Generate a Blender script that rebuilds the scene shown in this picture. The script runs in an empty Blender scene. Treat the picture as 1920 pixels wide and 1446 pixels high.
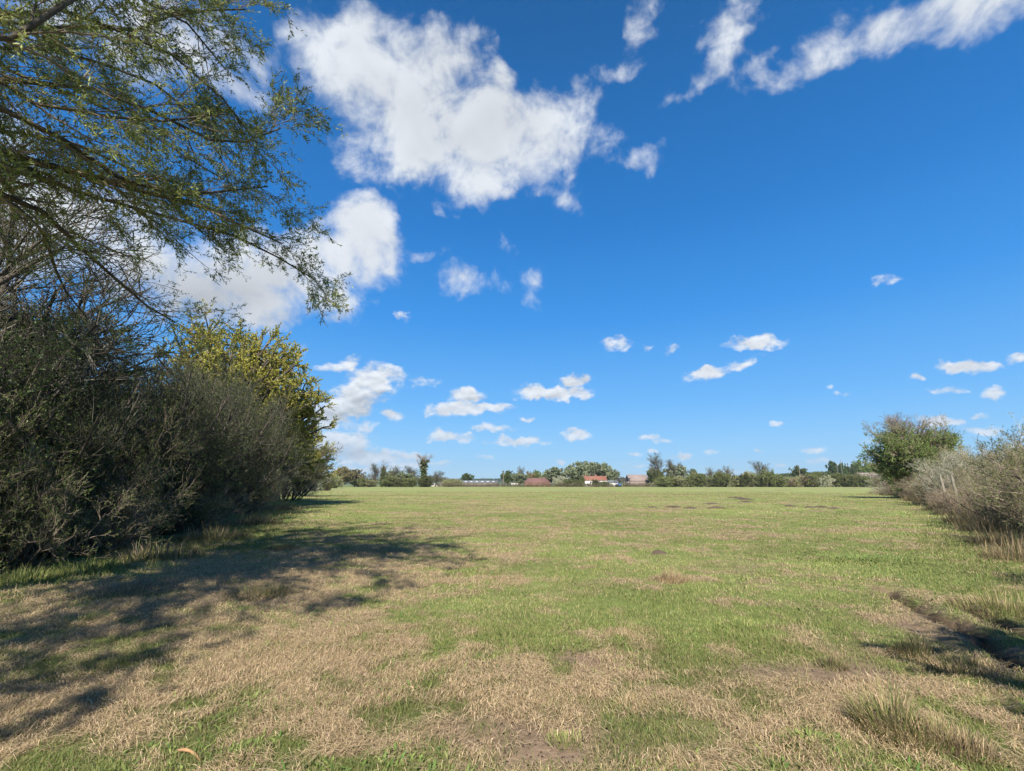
import bpy, math, random
import numpy as np
from mathutils import Vector

# ------------------------------------------------------------------ camera, sky, sun, exposure
sc = bpy.context.scene
COL = sc.collection
F = 880.0                      # focal length in pixels of the 1920 px wide frame
HOR = 908.0                    # image row of the horizon
PITCH = math.atan((HOR - 723.0) / F)
CP, SP = math.cos(PITCH), math.sin(PITCH)
EYE = 1.6
cam = bpy.data.cameras.new('camera'); camo = bpy.data.objects.new('camera', cam); COL.objects.link(camo)
cam.sensor_width = 36; cam.lens = 36 * F / 1920; cam.clip_start = .05; cam.clip_end = 20000
camo.location = (0, 0, EYE); camo.rotation_euler = (math.pi / 2 + PITCH, 0, 0)
sc.camera = camo

SUN_EL, SUN_AZ = math.radians(43), math.radians(-4)     # azimuth: from straight behind the camera towards the right
sun = bpy.data.lights.new('sun', 'SUN'); sun.energy = 4.9; sun.angle = math.radians(.55); sun.color = (1, .95, .87)
suno = bpy.data.objects.new('sun', sun); COL.objects.link(suno)
sdir = Vector((math.sin(SUN_AZ) * math.cos(SUN_EL), -math.cos(SUN_AZ) * math.cos(SUN_EL), math.sin(SUN_EL)))
suno.rotation_euler = sdir.to_track_quat('Z', 'Y').to_euler(); suno.location = sdir * 60

def pdir(px, py):
    u, v = (px - 960) / F, (723 - py) / F
    return np.array([u, CP - v * SP, SP + v * CP])
def gp(px, py):                # ground point seen at a photo pixel
    d = pdir(px, py); t = EYE / -d[2]
    return float(d[0] * t), float(d[1] * t)
def at(px, Y): return (px - 960) / F * CP * Y
def ht(py, Y):                 # height of something whose top is at row py, Y metres ahead
    d = pdir(960, py); return EYE + Y * d[2] / d[1]

sc.view_settings.view_transform = 'Standard'; sc.view_settings.look = 'None'
sc.view_settings.gamma = 1; sc.view_settings.use_curve_mapping = False
sc.view_settings.exposure = 0.88
sc.render.engine = 'CYCLES'
cy = sc.cycles
cy.max_bounces = 5; cy.diffuse_bounces = 3; cy.glossy_bounces = 1; cy.transmission_bounces = 3; cy.transparent_max_bounces = 4
cy.caustics_reflective = False; cy.caustics_refractive = False

def build_world():
    w = bpy.data.worlds.new('World'); sc.world = w; w.use_nodes = True
    nt = w.node_tree; N, L = nt.nodes, nt.links; N.clear()
    def new(t, **k):
        n = N.new(t)
        for a, b in k.items(): setattr(n, a, b)
        return n
    def setin(s, v):
        if isinstance(v, bpy.types.NodeSocket): L.new(v, s)
        else: s.default_value = v
    def m(op, a, b=0., c=0., clamp=False):
        n = new('ShaderNodeMath', operation=op, use_clamp=clamp)
        setin(n.inputs[0], a); setin(n.inputs[1], b); setin(n.inputs[2], c); return n.outputs[0]
    def vm(op, a, b=(0, 0, 0)):
        n = new('ShaderNodeVectorMath', operation=op); setin(n.inputs[0], a); setin(n.inputs[1], b)
        return n.outputs['Value'] if op in ('DOT_PRODUCT', 'LENGTH') else n.outputs[0]
    def mix(f, a, b, bt='MIX'):
        n = new('ShaderNodeMix', data_type='RGBA', blend_type=bt)
        setin(n.inputs[0], f); setin(n.inputs[6], a); setin(n.inputs[7], b); return n.outputs[2]
    def noise(vec, s, det, rough=.6, dist=0.):
        n = new('ShaderNodeTexNoise'); n.inputs['Scale'].default_value = s; n.inputs['Detail'].default_value = det
        n.inputs['Roughness'].default_value = rough; n.inputs['Distortion'].default_value = dist
        L.new(vec, n.inputs['Vector']); return n.outputs['Fac']
    tc = new('ShaderNodeTexCoord').outputs['Generated']
    d = vm('NORMALIZE', tc)
    sep = new('ShaderNodeSeparateXYZ'); L.new(d, sep.inputs[0]); el = sep.outputs[2]
    sky = new('ShaderNodeTexSky', sky_type='NISHITA', sun_disc=False)
    sky.sun_elevation = SUN_EL; sky.sun_rotation = math.pi - SUN_AZ
    sky.air_density = 1.0; sky.dust_density = .35; sky.ozone_density = 2.2; sky.altitude = 60
    hs = new('ShaderNodeHueSaturation'); hs.inputs['Saturation'].default_value = 1.28; hs.inputs['Value'].default_value = 1.0
    L.new(sky.outputs[0], hs.inputs['Color'])
    rp = new('ShaderNodeValToRGB'); cr = rp.color_ramp; cr.interpolation = 'B_SPLINE' if False else 'LINEAR'
    stops = [(0, (.40, .70, .95)), (.05, (.26, .61, 1.0)), (.16, (.13, .47, .98)), (.33, (.036, .31, .85)), (.50, (.014, .205, .64)), (.77, (.007, .115, .37)), (1, (.006, .085, .30))]
    while len(cr.elements) < len(stops): cr.elements.new(.5)
    for e_, (ps, c_) in zip(cr.elements, stops): e_.position = ps; e_.color = (*c_, 1)
    L.new(el, rp.inputs[0])
    # deep spring sky: the physical sky pulled towards the clear blue of the day
    skyc = mix(.88, hs.outputs[0], vm('MULTIPLY', rp.outputs[0], (6.85, 6.85, 6.85)))
    # clouds, each laid at its own direction in the sky dome: px, py, rx, ry, turn, strength
    big = [(650,95,95,95,0,1),(730,150,130,120,0,1.1),(830,130,70,80,20,.9),(780,240,150,110,0,1.2),(690,260,85,80,0,.8),(910,265,150,90,0,1.2),
        (1000,230,100,65,0,1),(1090,185,38,48,0,.75),(925,330,120,50,0,1.1),(850,335,60,45,0,.7),(600,50,60,60,0,.6),(1025,285,75,75,0,1),
        (1020,372,55,22,0,.5),(630,200,50,110,0,.42),(935,160,22,30,0,.5),(880,195,80,40,0,.8),
        (1215,35,40,75,-22,.8),(1165,112,60,28,20,.7),(1372,45,46,70,-10,.85),(1335,130,40,66,-35,.75),(1275,198,70,22,30,.66),
        (1440,140,85,26,18,.62),(1560,90,115,42,22,.8),(1700,42,130,50,15,.9),(1850,22,120,56,8,.95),(1930,0,90,60,0,.9),
        (1205,297,44,26,10,.52),(1120,275,40,38,0,.45),(660,480,90,80,0,1.15),(610,500,120,70,0,1.1),(520,560,150,60,0,1),(690,425,50,52,0,1),(590,540,110,65,0,1),(430,530,150,95,0,1.1),
        (270,470,150,110,0,1.1),(110,425,140,95,0,1.1),(0,450,120,100,0,1),(500,595,170,36,0,.6),(435,165,75,60,0,.7),(300,100,130,120,0,.7),
        (130,60,120,80,0,.6),(20,250,90,50,0,.55),(890,532,56,30,20,.47),(992,518,22,38,0,.36),(780,482,48,14,0,.38),(955,455,24,36,0,.38),
        (620,598,34,14,0,.7),(555,665,24,18,0,.6)]
    low = [(1160,644,34,15,0,.8),(1215,653,16,7,0,.55),(1258,657,26,9,18,.6),(1418,643,60,17,4,1),(1325,702,48,13,8,.95),(1385,683,45,12,20,.8),
        (1040,737,76,15,0,1.1),(1078,714,38,14,12,.85),(1000,732,36,13,0,1),(880,764,80,13,0,1),(872,742,40,17,0,.95),(830,771,36,12,0,.9),
        (700,715,62,38,15,1),(662,752,62,36,15,1.1),(610,780,60,34,0,1),(735,778,32,13,-15,.8),(795,716,42,12,0,.5),(620,690,48,12,0,.6),(655,680,26,15,0,.8),
        (845,820,52,10,0,.85),(822,813,16,9,0,.8),(925,803,44,9,0,.85),(918,796,14,9,0,.8),(972,829,58,9,0,1),(943,823,15,13,0,1),(1000,824,18,9,0,.9),(1078,815,32,11,0,.95),(1072,806,14,10,0,.8),
        (987,787,11,6,0,.8),(757,594,17,10,-20,.55),(1655,525,38,12,10,.6),(1800,690,54,15,0,1),(1850,688,48,11,0,.95),(1775,733,48,9,3,.85),(1858,739,30,13,0,.9),
        (1912,672,26,11,0,.8),(1722,712,20,8,0,.65),(1590,740,26,7,0,.5),(1558,722,10,7,0,.7),(1455,793,19,6,0,.75),(1630,832,26,9,-6,.85),
        (1762,790,44,12,-4,.9),(1848,808,50,12,0,.95),(1840,783,22,7,0,.7),(1216,820,26,6,0,.85),(1245,829,26,6,-10,.7),(1190,852,14,6,0,.85),
        (1220,846,12,6,0,.9),(1278,856,26,7,0,.95),(1420,843,10,6,0,.8),(1524,843,26,9,0,.85),(1533,863,28,7,0,.7),(1463,869,15,5,0,.7),
        (1050,868,9,8,0,.85),(625,832,85,30,0,1.0),(675,855,95,20,0,.95),(755,858,65,12,0,.9),(770,870,70,8,0,.9),(690,880,120,10,0,.8),
        (600,815,50,12,0,.6),(905,858,24,6,0,.6),(985,838,20,4,0,.5),(1110,890,80,5,0,.6),(820,868,50,6,0,.6),(660,800,60,14,0,.6),(1330,845,30,5,0,.5),(1180,872,40,5,0,.55),(1400,885,120,5,0,.5),(1600,870,70,7,0,.5),(1700,880,60,6,0,.45)]
    def field(lst, smooth, d):
        acc = None
        for px, py, rx, ry, rot, s in lst:
            c = pdir(px, py); c /= np.linalg.norm(c)
            r = math.radians(rot); e = 1.0
            def dn(dx, dy):
                q = pdir(px + dx * e, py + dy * e); q /= np.linalg.norm(q); return (q - c) / e
            a = dn(math.cos(r), -math.sin(r)); b = dn(math.sin(r), math.cos(r))
            sa, sb = np.linalg.norm(a) * rx * 1.25, np.linalg.norm(b) * ry * 1.25
            a = a - c * a.dot(c); a /= np.linalg.norm(a); b = b - c * b.dot(c) - a * b.dot(a); b /= np.linalg.norm(b)
            da = vm('DOT_PRODUCT', d, tuple(a / sa)); db = vm('DOT_PRODUCT', d, tuple(b / sb))
            q = m('MULTIPLY_ADD', db, db, m('MULTIPLY', da, da))
            v = m('MULTIPLY_ADD', q, -s, s)
            acc = v if acc is None else (m('SMOOTH_MAX', acc, v, .25) if smooth else m('MAXIMUM', acc, v))
        return acc
    def warped(s, det, amp):
        t = new('ShaderNodeTexNoise'); t.inputs['Scale'].default_value = s; t.inputs['Detail'].default_value = det; L.new(d, t.inputs['Vector'])
        return vm('ADD', d, vm('MULTIPLY', vm('SUBTRACT', t.outputs['Color'], (.5, .5, .5)), (amp, amp, amp)))
    Db = field(big, True, warped(9, 4, .13)); Dl = field(low, False, warped(38, 4, .032))
    sc2 = vm('MULTIPLY', d, (1, 1, 1.7))
    warp = new('ShaderNodeTexNoise'); warp.inputs['Scale'].default_value = 5; warp.inputs['Detail'].default_value = 2; L.new(d, warp.inputs['Vector'])
    dw = vm('ADD', d, vm('MULTIPLY', vm('SUBTRACT', warp.outputs['Color'], (.5, .5, .5)), (.10, .10, .10)))
    n1 = noise(dw, 6.5, 9, .57); n1s = noise(vm('ADD', dw, tuple(np.array(sdir) * .03)), 6.5, 3, .5)
    nf = noise(dw, 26, 6, .62)
    n2 = noise(sc2, 30, 7, .6); n2s = noise(vm('ADD', sc2, (-.0, 0, .016)), 30, 3, .5)
    ab = m('ADD', Db, m('MULTIPLY_ADD', n1, 2.7, m('MULTIPLY_ADD', nf, .9, -1.83))); al = m('ADD', Dl, m('MULTIPLY_ADD', n2, 1.7, -1.05))
    def sstep(v, lo, hi):
        n = new('ShaderNodeMapRange', interpolation_type='SMOOTHSTEP'); setin(n.inputs[0], v); n.inputs[1].default_value = lo; n.inputs[2].default_value = hi; return n.outputs[0]
    Ab = sstep(ab, .04, 1.15); Al = sstep(al, .08, .72)
    # cloud light: bright where the vapour thins towards the sun, greyer where it is thick
    shb = m('MULTIPLY_ADD', m('SUBTRACT', n1, n1s), .55, m('MULTIPLY_ADD', sstep(ab, .7, 2.4), -.08, 1.0))
    shl = m('MULTIPLY_ADD', m('SUBTRACT', n2, n2s), .8, .98)
    grey = field([(700,762,60,24,15,1),(640,780,60,14,0,.8),(1085,712,30,12,12,.6),(540,600,120,24,0,.7),(350,560,200,70,0,1),(900,747,30,4,0,.5),(640,850,80,12,0,.9),(520,520,60,50,0,.5),(860,190,150,120,0,.3)], True, d)  # shade of the cloud bases, laid by hand as grey patches
    g = m('MULTIPLY', m('MAXIMUM', grey, 0.), .35, clamp=True)
    light = new('ShaderNodeMix', data_type='FLOAT'); 
    br = m('SUBTRACT', m('MAXIMUM', m('MULTIPLY', Ab, shb), m('MULTIPLY', Al, shl)), g)
    alpha = m('MAXIMUM', Ab, Al, clamp=True)
    brn = m('DIVIDE', m('MAXIMUM', m('MULTIPLY', Ab, shb), m('MULTIPLY', Al, shl)), m('MAXIMUM', alpha, .001))
    brn = m('MINIMUM', m('MAXIMUM', m('SUBTRACT', brn, g), .5), 1.12)
    N.remove(light)
    K = 6.1
    cc = vm('SCALE', (1, 1, 1)); cs = cc.node; cs.inputs[0].default_value = (.90 * K, .945 * K, 1.0 * K); L.new(brn, cs.inputs['Scale'])
    up = sstep(el, .0, .02)
    hz = sstep(el, .22, -.02)
    pal = mix(m('MULTIPLY', hz, .30), cc, (3.4, 4.6, 6.2, 1))
    a2 = m('MULTIPLY', m('MULTIPLY', alpha, up), m('MULTIPLY_ADD', hz, -.12, .97))
    col = mix(a2, skyc, pal)
    bg = new('ShaderNodeBackground'); L.new(col, bg.inputs[0]); bg.inputs[1].default_value = .08
    out = new('ShaderNodeOutputWorld'); L.new(bg.outputs[0], out.inputs[0])
    w.cycles.sampling_method = 'MANUAL'; w.cycles.sample_map_resolution = 512
build_world()

# ------------------------------------------------------------------ helpers
rs = np.random.RandomState
def nrm(a): return a / np.maximum(np.linalg.norm(a, axis=-1, keepdims=True), 1e-9)
def vnoise(x, y, seed=0):
    xi = np.floor(x).astype(np.int64); yi = np.floor(y).astype(np.int64); fx = x - xi; fy = y - yi
    fx = fx * fx * (3 - 2 * fx); fy = fy * fy * (3 - 2 * fy)
    def h(a, b):
        n = (a * 374761393 + b * 668265263 + seed * 1442695041) & 0xffffffff
        n = ((n ^ (n >> 13)) * 1274126177) & 0xffffffff
        return ((n ^ (n >> 16)) & 0xffff) / 65535.0
    return (h(xi, yi) * (1 - fx) + h(xi + 1, yi) * fx) * (1 - fy) + (h(xi, yi + 1) * (1 - fx) + h(xi + 1, yi + 1) * fx) * fy
def fbm(x, y, o=4, seed=0):
    s, a, t = 0, .5, 0
    for i in range(o):
        s = s + a * vnoise(x * 2 ** i + 17 * i, y * 2 ** i - 9 * i, seed + i); t += a; a *= .55
    return s / t

def tag(o, label=None, cat=None, group=None, kind=None):
    if label: o['label'] = label
    if cat: o['category'] = cat
    if group: o['group'] = group
    if kind: o['kind'] = kind
    return o
def empty(name, loc=(0, 0, 0), rz=0, **k):
    o = bpy.data.objects.new(name, None); COL.objects.link(o); o.location = loc; o.rotation_euler = (0, 0, rz)
    o.empty_display_size = .2
    return tag(o, **k)

class MB:
    """collects quads and builds one mesh object"""
    def __init__(s): s.v, s.q, s.c, s.n = [], [], [], 0
    def add(s, v, q, c=None):
        v = np.asarray(v, float).reshape(-1, 3); q = np.asarray(q, np.int64).reshape(-1, 4)
        s.v.append(v); s.q.append(q + s.n); s.n += len(v)
        c = np.ones((len(v), 3)) if c is None else np.broadcast_to(np.asarray(c, float), (len(v), 3)); s.c.append(c)
        return s
    def tubes(s, P, R, sides=4, col=None):
        P = np.asarray(P, float); R = np.asarray(R, float); N, K = P.shape[:2]
        T = nrm(np.gradient(P, axis=1)); m0 = nrm(P[:, -1] - P[:, 0])
        ref = np.where(np.abs(m0[:, 2:3]) < .8, [[0, 0, 1.]], [[1., 0, 0]])[:, None, :]
        A = nrm(np.cross(T, ref)); B = np.cross(T, A)
        th = np.arange(sides) * 2 * np.pi / sides
        V = P[:, :, None] + R[:, :, None, None] * (np.cos(th)[:, None] * A[:, :, None] + np.sin(th)[:, None] * B[:, :, None])
        i = (np.arange(N)[:, None, None] * K + np.arange(K - 1)[None, :, None]) * sides; j = np.arange(sides)[None, None]; j2 = (j + 1) % sides
        q = np.stack([i + j, i + j2, i + sides + j2, i + sides + j], -1)
        c = None if col is None else np.repeat(np.broadcast_to(col, (N, 3)), K * sides, 0)
        return s.add(V, q, c)
    def box(s, x0, x1, y0, y1, z0, z1, c=None):
        v = [(x, y, z) for x in (x0, x1) for y in (y0, y1) for z in (z0, z1)]
        return s.add(v, [(0, 1, 3, 2), (4, 6, 7, 5), (0, 4, 5, 1), (2, 3, 7, 6), (0, 2, 6, 4), (1, 5, 7, 3)], c)
    def leaves(s, p, d, l, w, col, rng):
        n = len(p); sd = nrm(np.cross(d, rng.normal(size=(n, 3))))
        l = np.broadcast_to(l, n)[:, None]; w = np.broadcast_to(w, n)[:, None]; up = np.cross(sd, d) * l * .08
        V = np.stack([p, p + d * l * .45 + sd * w / 2 + up, p + d * l, p + d * l * .45 - sd * w / 2 + up], 1)
        return s.add(V, np.arange(4 * n).reshape(n, 4), np.repeat(col, 4, 0))
    def arrays(s): return np.concatenate(s.v), np.concatenate(s.q), np.concatenate(s.c)
    def mesh(s, name, mat, smooth=False, fit=None):
        v, q, c = s.arrays()
        me = bpy.data.meshes.new(name)
        me.vertices.add(len(v)); me.vertices.foreach_set('co', v.astype(np.float32).ravel())
        me.loops.add(q.size); me.loops.foreach_set('vertex_index', q.astype(np.int32).ravel())
        me.polygons.add(len(q)); me.polygons.foreach_set('loop_start', np.arange(0, q.size, 4, dtype=np.int32))
        me.update(calc_edges=True)
        a = me.attributes.new('col', 'FLOAT_COLOR', 'POINT')
        a.data.foreach_set('color', np.concatenate([c, np.ones((len(c), 1))], 1).astype(np.float32).ravel())
        if smooth: me.polygons.foreach_set('use_smooth', np.ones(len(q), bool))
        me.materials.append(mat); return me
    def build(s, name, mat, parent=None, smooth=False):
        o = bpy.data.objects.new(name, s.mesh(name, mat, smooth)); COL.objects.link(o); o.parent = parent; return o

def material(name, base=(.5, .5, .5), rough=.8, attr=False, trans=0., noise=None, nscale=3., bump=0., bscale=20., spec=.3, vary=0., metal=0.):
    m = bpy.data.materials.new(name); m.use_nodes = True; nt = m.node_tree; N, L = nt.nodes, nt.links; N.clear()
    out = N.new('ShaderNodeOutputMaterial'); p = N.new('ShaderNodeBsdfPrincipled')
    p.inputs['Roughness'].default_value = rough; p.inputs['Specular IOR Level'].default_value = spec; p.inputs['Metallic'].default_value = metal
    c = None
    if attr:
        a = N.new('ShaderNodeAttribute'); a.attribute_name = 'col'; c = a.outputs['Color']
    else:
        r = N.new('ShaderNodeRGB'); r.outputs[0].default_value = (*base, 1); c = r.outputs[0]
    tc = N.new('ShaderNodeTexCoord')
    if noise is not None:
        t = N.new('ShaderNodeTexNoise'); t.inputs['Scale'].default_value = nscale; t.inputs['Detail'].default_value = 6; t.inputs['Roughness'].default_value = .65
        L.new(tc.outputs['Object'], t.inputs['Vector'])
        rr = N.new('ShaderNodeMapRange'); rr.inputs[1].default_value = .35; rr.inputs[2].default_value = .65; L.new(t.outputs['Fac'], rr.inputs[0])
        x = N.new('ShaderNodeMix'); x.data_type = 'RGBA'; L.new(rr.outputs[0], x.inputs[0]); L.new(c, x.inputs[6]); x.inputs[7].default_value = (*noise, 1); c = x.outputs[2]
    if vary:
        oi = N.new('ShaderNodeObjectInfo'); hs = N.new('ShaderNodeHueSaturation'); L.new(c, hs.inputs['Color'])
        mr = N.new('ShaderNodeMapRange'); mr.inputs[3].default_value = 1 - vary; mr.inputs[4].default_value = 1 + vary; L.new(oi.outputs['Random'], mr.inputs[0]); L.new(mr.outputs[0], hs.inputs['Value']); c = hs.outputs[0]
    L.new(c, p.inputs['Base Color'])
    if bump:
        t = N.new('ShaderNodeTexNoise'); t.inputs['Scale'].default_value = bscale; t.inputs['Detail'].default_value = 5; L.new(tc.outputs['Object'], t.inputs['Vector'])
        b = N.new('ShaderNodeBump'); b.inputs['Distance'].default_value = bump; L.new(t.outputs['Fac'], b.inputs['Height']); L.new(b.outputs[0], p.inputs['Normal'])
    if trans:
        tr = N.new('ShaderNodeBsdfTranslucent'); L.new(c, tr.inputs['Color']); mx = N.new('ShaderNodeMixShader'); mx.inputs[0].default_value = trans
        L.new(p.outputs[0], mx.inputs[1]); L.new(tr.outputs[0], mx.inputs[2]); L.new(mx.outputs[0], out.inputs[0])
    else: L.new(p.outputs[0], out.inputs[0])
    return m

M_LEAF = material('leaf', attr=True, trans=.35, rough=.55, spec=.35)
M_FAR_LEAF = material('far_leaf', attr=True, trans=.25, rough=.8, spec=.15, vary=.18)
M_TWIG = material('twig', attr=True, rough=.85, spec=.15)
M_BARK = material('bark', (.13, .105, .08), .9, noise=(.055, .045, .035), nscale=5, bump=.02, bscale=30)
M_GRASS = material('grass_blade', attr=True, trans=.25, rough=.7, spec=.2)

# ------------------------------------------------------------------ ground: one sheet to the horizon
RUTS = [[gp(1655, 1108), gp(1740, 1150), gp(1830, 1195), gp(1925, 1262), (4.6, 3.2), (4.3, 1.0)],
        [gp(1790, 1128), gp(1850, 1160), gp(1930, 1195), (6.9, 4.6), (6.4, 2.0)],
        [gp(1700, 1172), gp(1760, 1200), gp(1800, 1225)]]
def seg_dist(x, y, pts):
    best = np.full(np.shape(x), 1e9)
    for (ax, ay), (bx, by) in zip(pts[:-1], pts[1:]):
        dx, dy = bx - ax, by - ay; t = np.clip(((x - ax) * dx + (y - ay) * dy) / (dx * dx + dy * dy), 0, 1)
        best = np.minimum(best, np.hypot(x - ax - t * dx, y - ay - t * dy))
    return best
def blob(x, y, px, py, rx, ry=None):
    cx, cy_ = gp(px, py); ry = ry or rx
    return np.exp(-(((x - cx) / rx) ** 2 + ((y - cy_) / ry) ** 2))
LEFT_LINE = [(-7.6, -8), (-7.9, 4), gp(90, 1080), gp(300, 1042), gp(420, 1003), gp(500, 968), gp(545, 945), gp(560, 926), (-62, 150), (-100, 250)]
RIGHT_LINE = [(5.8, -6), (7.6, 3), gp(1915, 1060), gp(1850, 1000), gp(1800, 968), gp(1745, 945), gp(1700, 932), gp(1645, 924), (110, 150)]
def side(line, y): p = np.array(line); return np.interp(y, p[:, 1], p[:, 0])
def masks(x, y):
    """(dry straw 0..1, bare soil 0..1) painted by where the mown straw and the worn soil lie in this field"""
    r = np.hypot(x, y)
    wob = fbm(x * 1.3 + 5, y * 1.3, 5, 3) - .5; wide = fbm(x * .16, y * .16 + 3, 3, 8) - .5; fine = fbm(x * 4.5, y * 4.5, 3, 31) - .5
    dry = np.interp(y, [2, 4, 6, 9, 14, 30, 60, 200], [.46, .44, .38, .24, .10, .07, .06, .04]) + 2.1 * wob + .5 * wide + 2.2 * fine + .16 * np.clip(-x / 4, -1, 1) * (y < 14)
    dry += .75 * blob(x, y, 380, 1110, 3.2, 2.4) + .6 * blob(x, y, 640, 1045, 3.2, 3) + .5 * blob(x, y, 560, 1230, 1.5, 1.1)
    dry -= .35 * blob(x, y, 1420, 1150, 2.2, 1.5) + .25 * blob(x, y, 420, 1400, .8, .35) + .45 * blob(x, y, 720, 1440, .8, .3) + .45 * blob(x, y, 1300, 1440, .5, .25) + .9 * blob(x, y, 1650, 1060, 1.3, 1.6)
    dry -= .35 * blob(x, y, 1240, 1130, 2.2, 1.6) + .35 * blob(x, y, 900, 1170, 1.2, 1) - .25 * blob(x, y, 1140, 1290, .8, .5)
    dry += .5 * blob(x, y, 1420, 1350, 1.8, 1.2) + .5 * blob(x, y, 1180, 1180, .3) + .4 * blob(x, y, 950, 1045, 1.1, 1) + .45 * blob(x, y, 1440, 1005, 1.6, 1.2) + .5 * blob(x, y, 1720, 1180, 1.2, 1)
    dl = x - side(LEFT_LINE, y); dry -= .95 * np.exp(-(dl / 1.1) ** 2)
    spots = (fbm(x * .55 + 40, y * .55, 4, 12) > .66) * .55 + np.clip(fbm(x * .11 + 9, y * .2, 4, 77) - .52, 0, 1) * 2.2
    dry += spots * np.clip((y - 6) / 8, 0, 1)
    dry -= 1.0 * np.clip((vnoise(x * 2.6, y * 2.6, 301) - .70) * 4, 0, 1) * (y < 16); dry += .7 * np.clip((vnoise(x * .9 + 3, y * 1.3, 302) - .72) * 4, 0, 1) * (y > 5)
    dry = np.clip(dry, 0, 1)
    soil = .55 * blob(x, y, 930, 1370, .6, .42) + .7 * blob(x, y, 1090, 1240, .45, .3) + .6 * blob(x, y, 1480, 1270, .8, .3) + .5 * blob(x, y, 1380, 1070, .35, .9) + .4 * blob(x, y, 1420, 1060, .3, .8) \
        + .6 * blob(x, y, 1730, 1170, .6, .5) + .5 * blob(x, y, 1250, 1380, .5, .3) + .55 * blob(x, y, 1020, 1420, .5, .25) + .5 * blob(x, y, 1560, 1260, .5, .25)
    soil = soil * (.1 + 2.0 * fbm(x * 4, y * 4, 4, 5)) + .8 * np.clip(fbm(x * 1.6, y * 1.6 + 70, 4, 44) - .62, 0, 1) * 3 * np.clip(1.3 - y / 14, 0.1, 1)
    for k, rt in enumerate(RUTS):
        soil = soil + (1.3, 1.1, .7)[k] * np.exp(-(seg_dist(x, y, rt) / (.03 + .26 * fbm(x * 3, y * 3, 3, 15))) ** 2)
    return dry, np.clip(soil, 0, 1)
def gz(x, y):
    z = .05 * (fbm(x * .35, y * .35, 3, 21) - .5) + .035 * (fbm(x * 1.8, y * 1.8, 3, 22) - .5) + .5 * (fbm(x * .025, y * .025, 2, 23) - .5) * np.clip(y / 60, 0, 1) * np.clip(1.6 - y / 200, 0, 1)
    r = np.hypot(x, y); z = z + .02 * (fbm(x * 7, y * 7, 2, 25) - .5) * (r < 25)
    for k, rt in enumerate(RUTS):
        d = seg_dist(x, y, rt); nz_ = fbm(x * 3.5, y * 3.5, 3, 27 + k); nf_ = fbm(x * 14, y * 14, 2, 37); z = z - (.16, .13, .05)[k] * np.clip(2.4 * nz_ - .55, .1, 1.4) * np.exp(-(d / .10) ** 2) + (.05, .04, .01)[k] * nf_ * np.exp(-((d - .24) / .15) ** 2)
    return z * np.clip(1.3 - r / 900, 0, 1)
def g1(x, y): return float(gz(np.array([x]), np.array([y]))[0])

GREENS = np.array([(.20, .245, .060), (.27, .285, .085), (.12, .19, .05), (.33, .32, .12)])
STRAW = np.array([(.51, .37, .215), (.62, .47, .29), (.30, .205, .12), (.43, .32, .165)])
def ground_color(x, y):
    dry, soil = masks(x, y); n = fbm(x * .05, y * .09, 4, 61)[:, None]; n2 = fbm(x * 6, y * 6, 2, 62)[:, None]; r = np.hypot(x, y)[:, None]
    gr = np.array([.18, .24, .06]) * (1 - n) * 1.0 + np.array([.26, .29, .095]) * n
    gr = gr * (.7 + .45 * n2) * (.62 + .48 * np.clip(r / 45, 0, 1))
    st = np.array([.27, .195, .115]) * (.7 + .5 * n2)
    so = np.array([.22, .155, .10]) * (.7 + .5 * n2)
    c = gr + (st - gr) * dry[:, None] * .85; c = c + (so - c) * soil[:, None]
    rut = np.zeros(len(x))
    for rt in RUTS[:2]: rut = np.maximum(rut, np.exp(-(seg_dist(x, y, rt) / (.02 + .19 * fbm(x * 4, y * 4, 3, 13))) ** 2))
    c = c * (1 - .86 * rut[:, None])
    # other fields beyond the far hedge
    far = (y > 300); pn = fbm(x * .004, y * .004, 2, 90)[:, None]
    c = np.where(far[:, None], np.array([.10, .15, .04]) * (1 - pn) + np.array([.16, .17, .07]) * pn, c)
    return c
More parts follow.
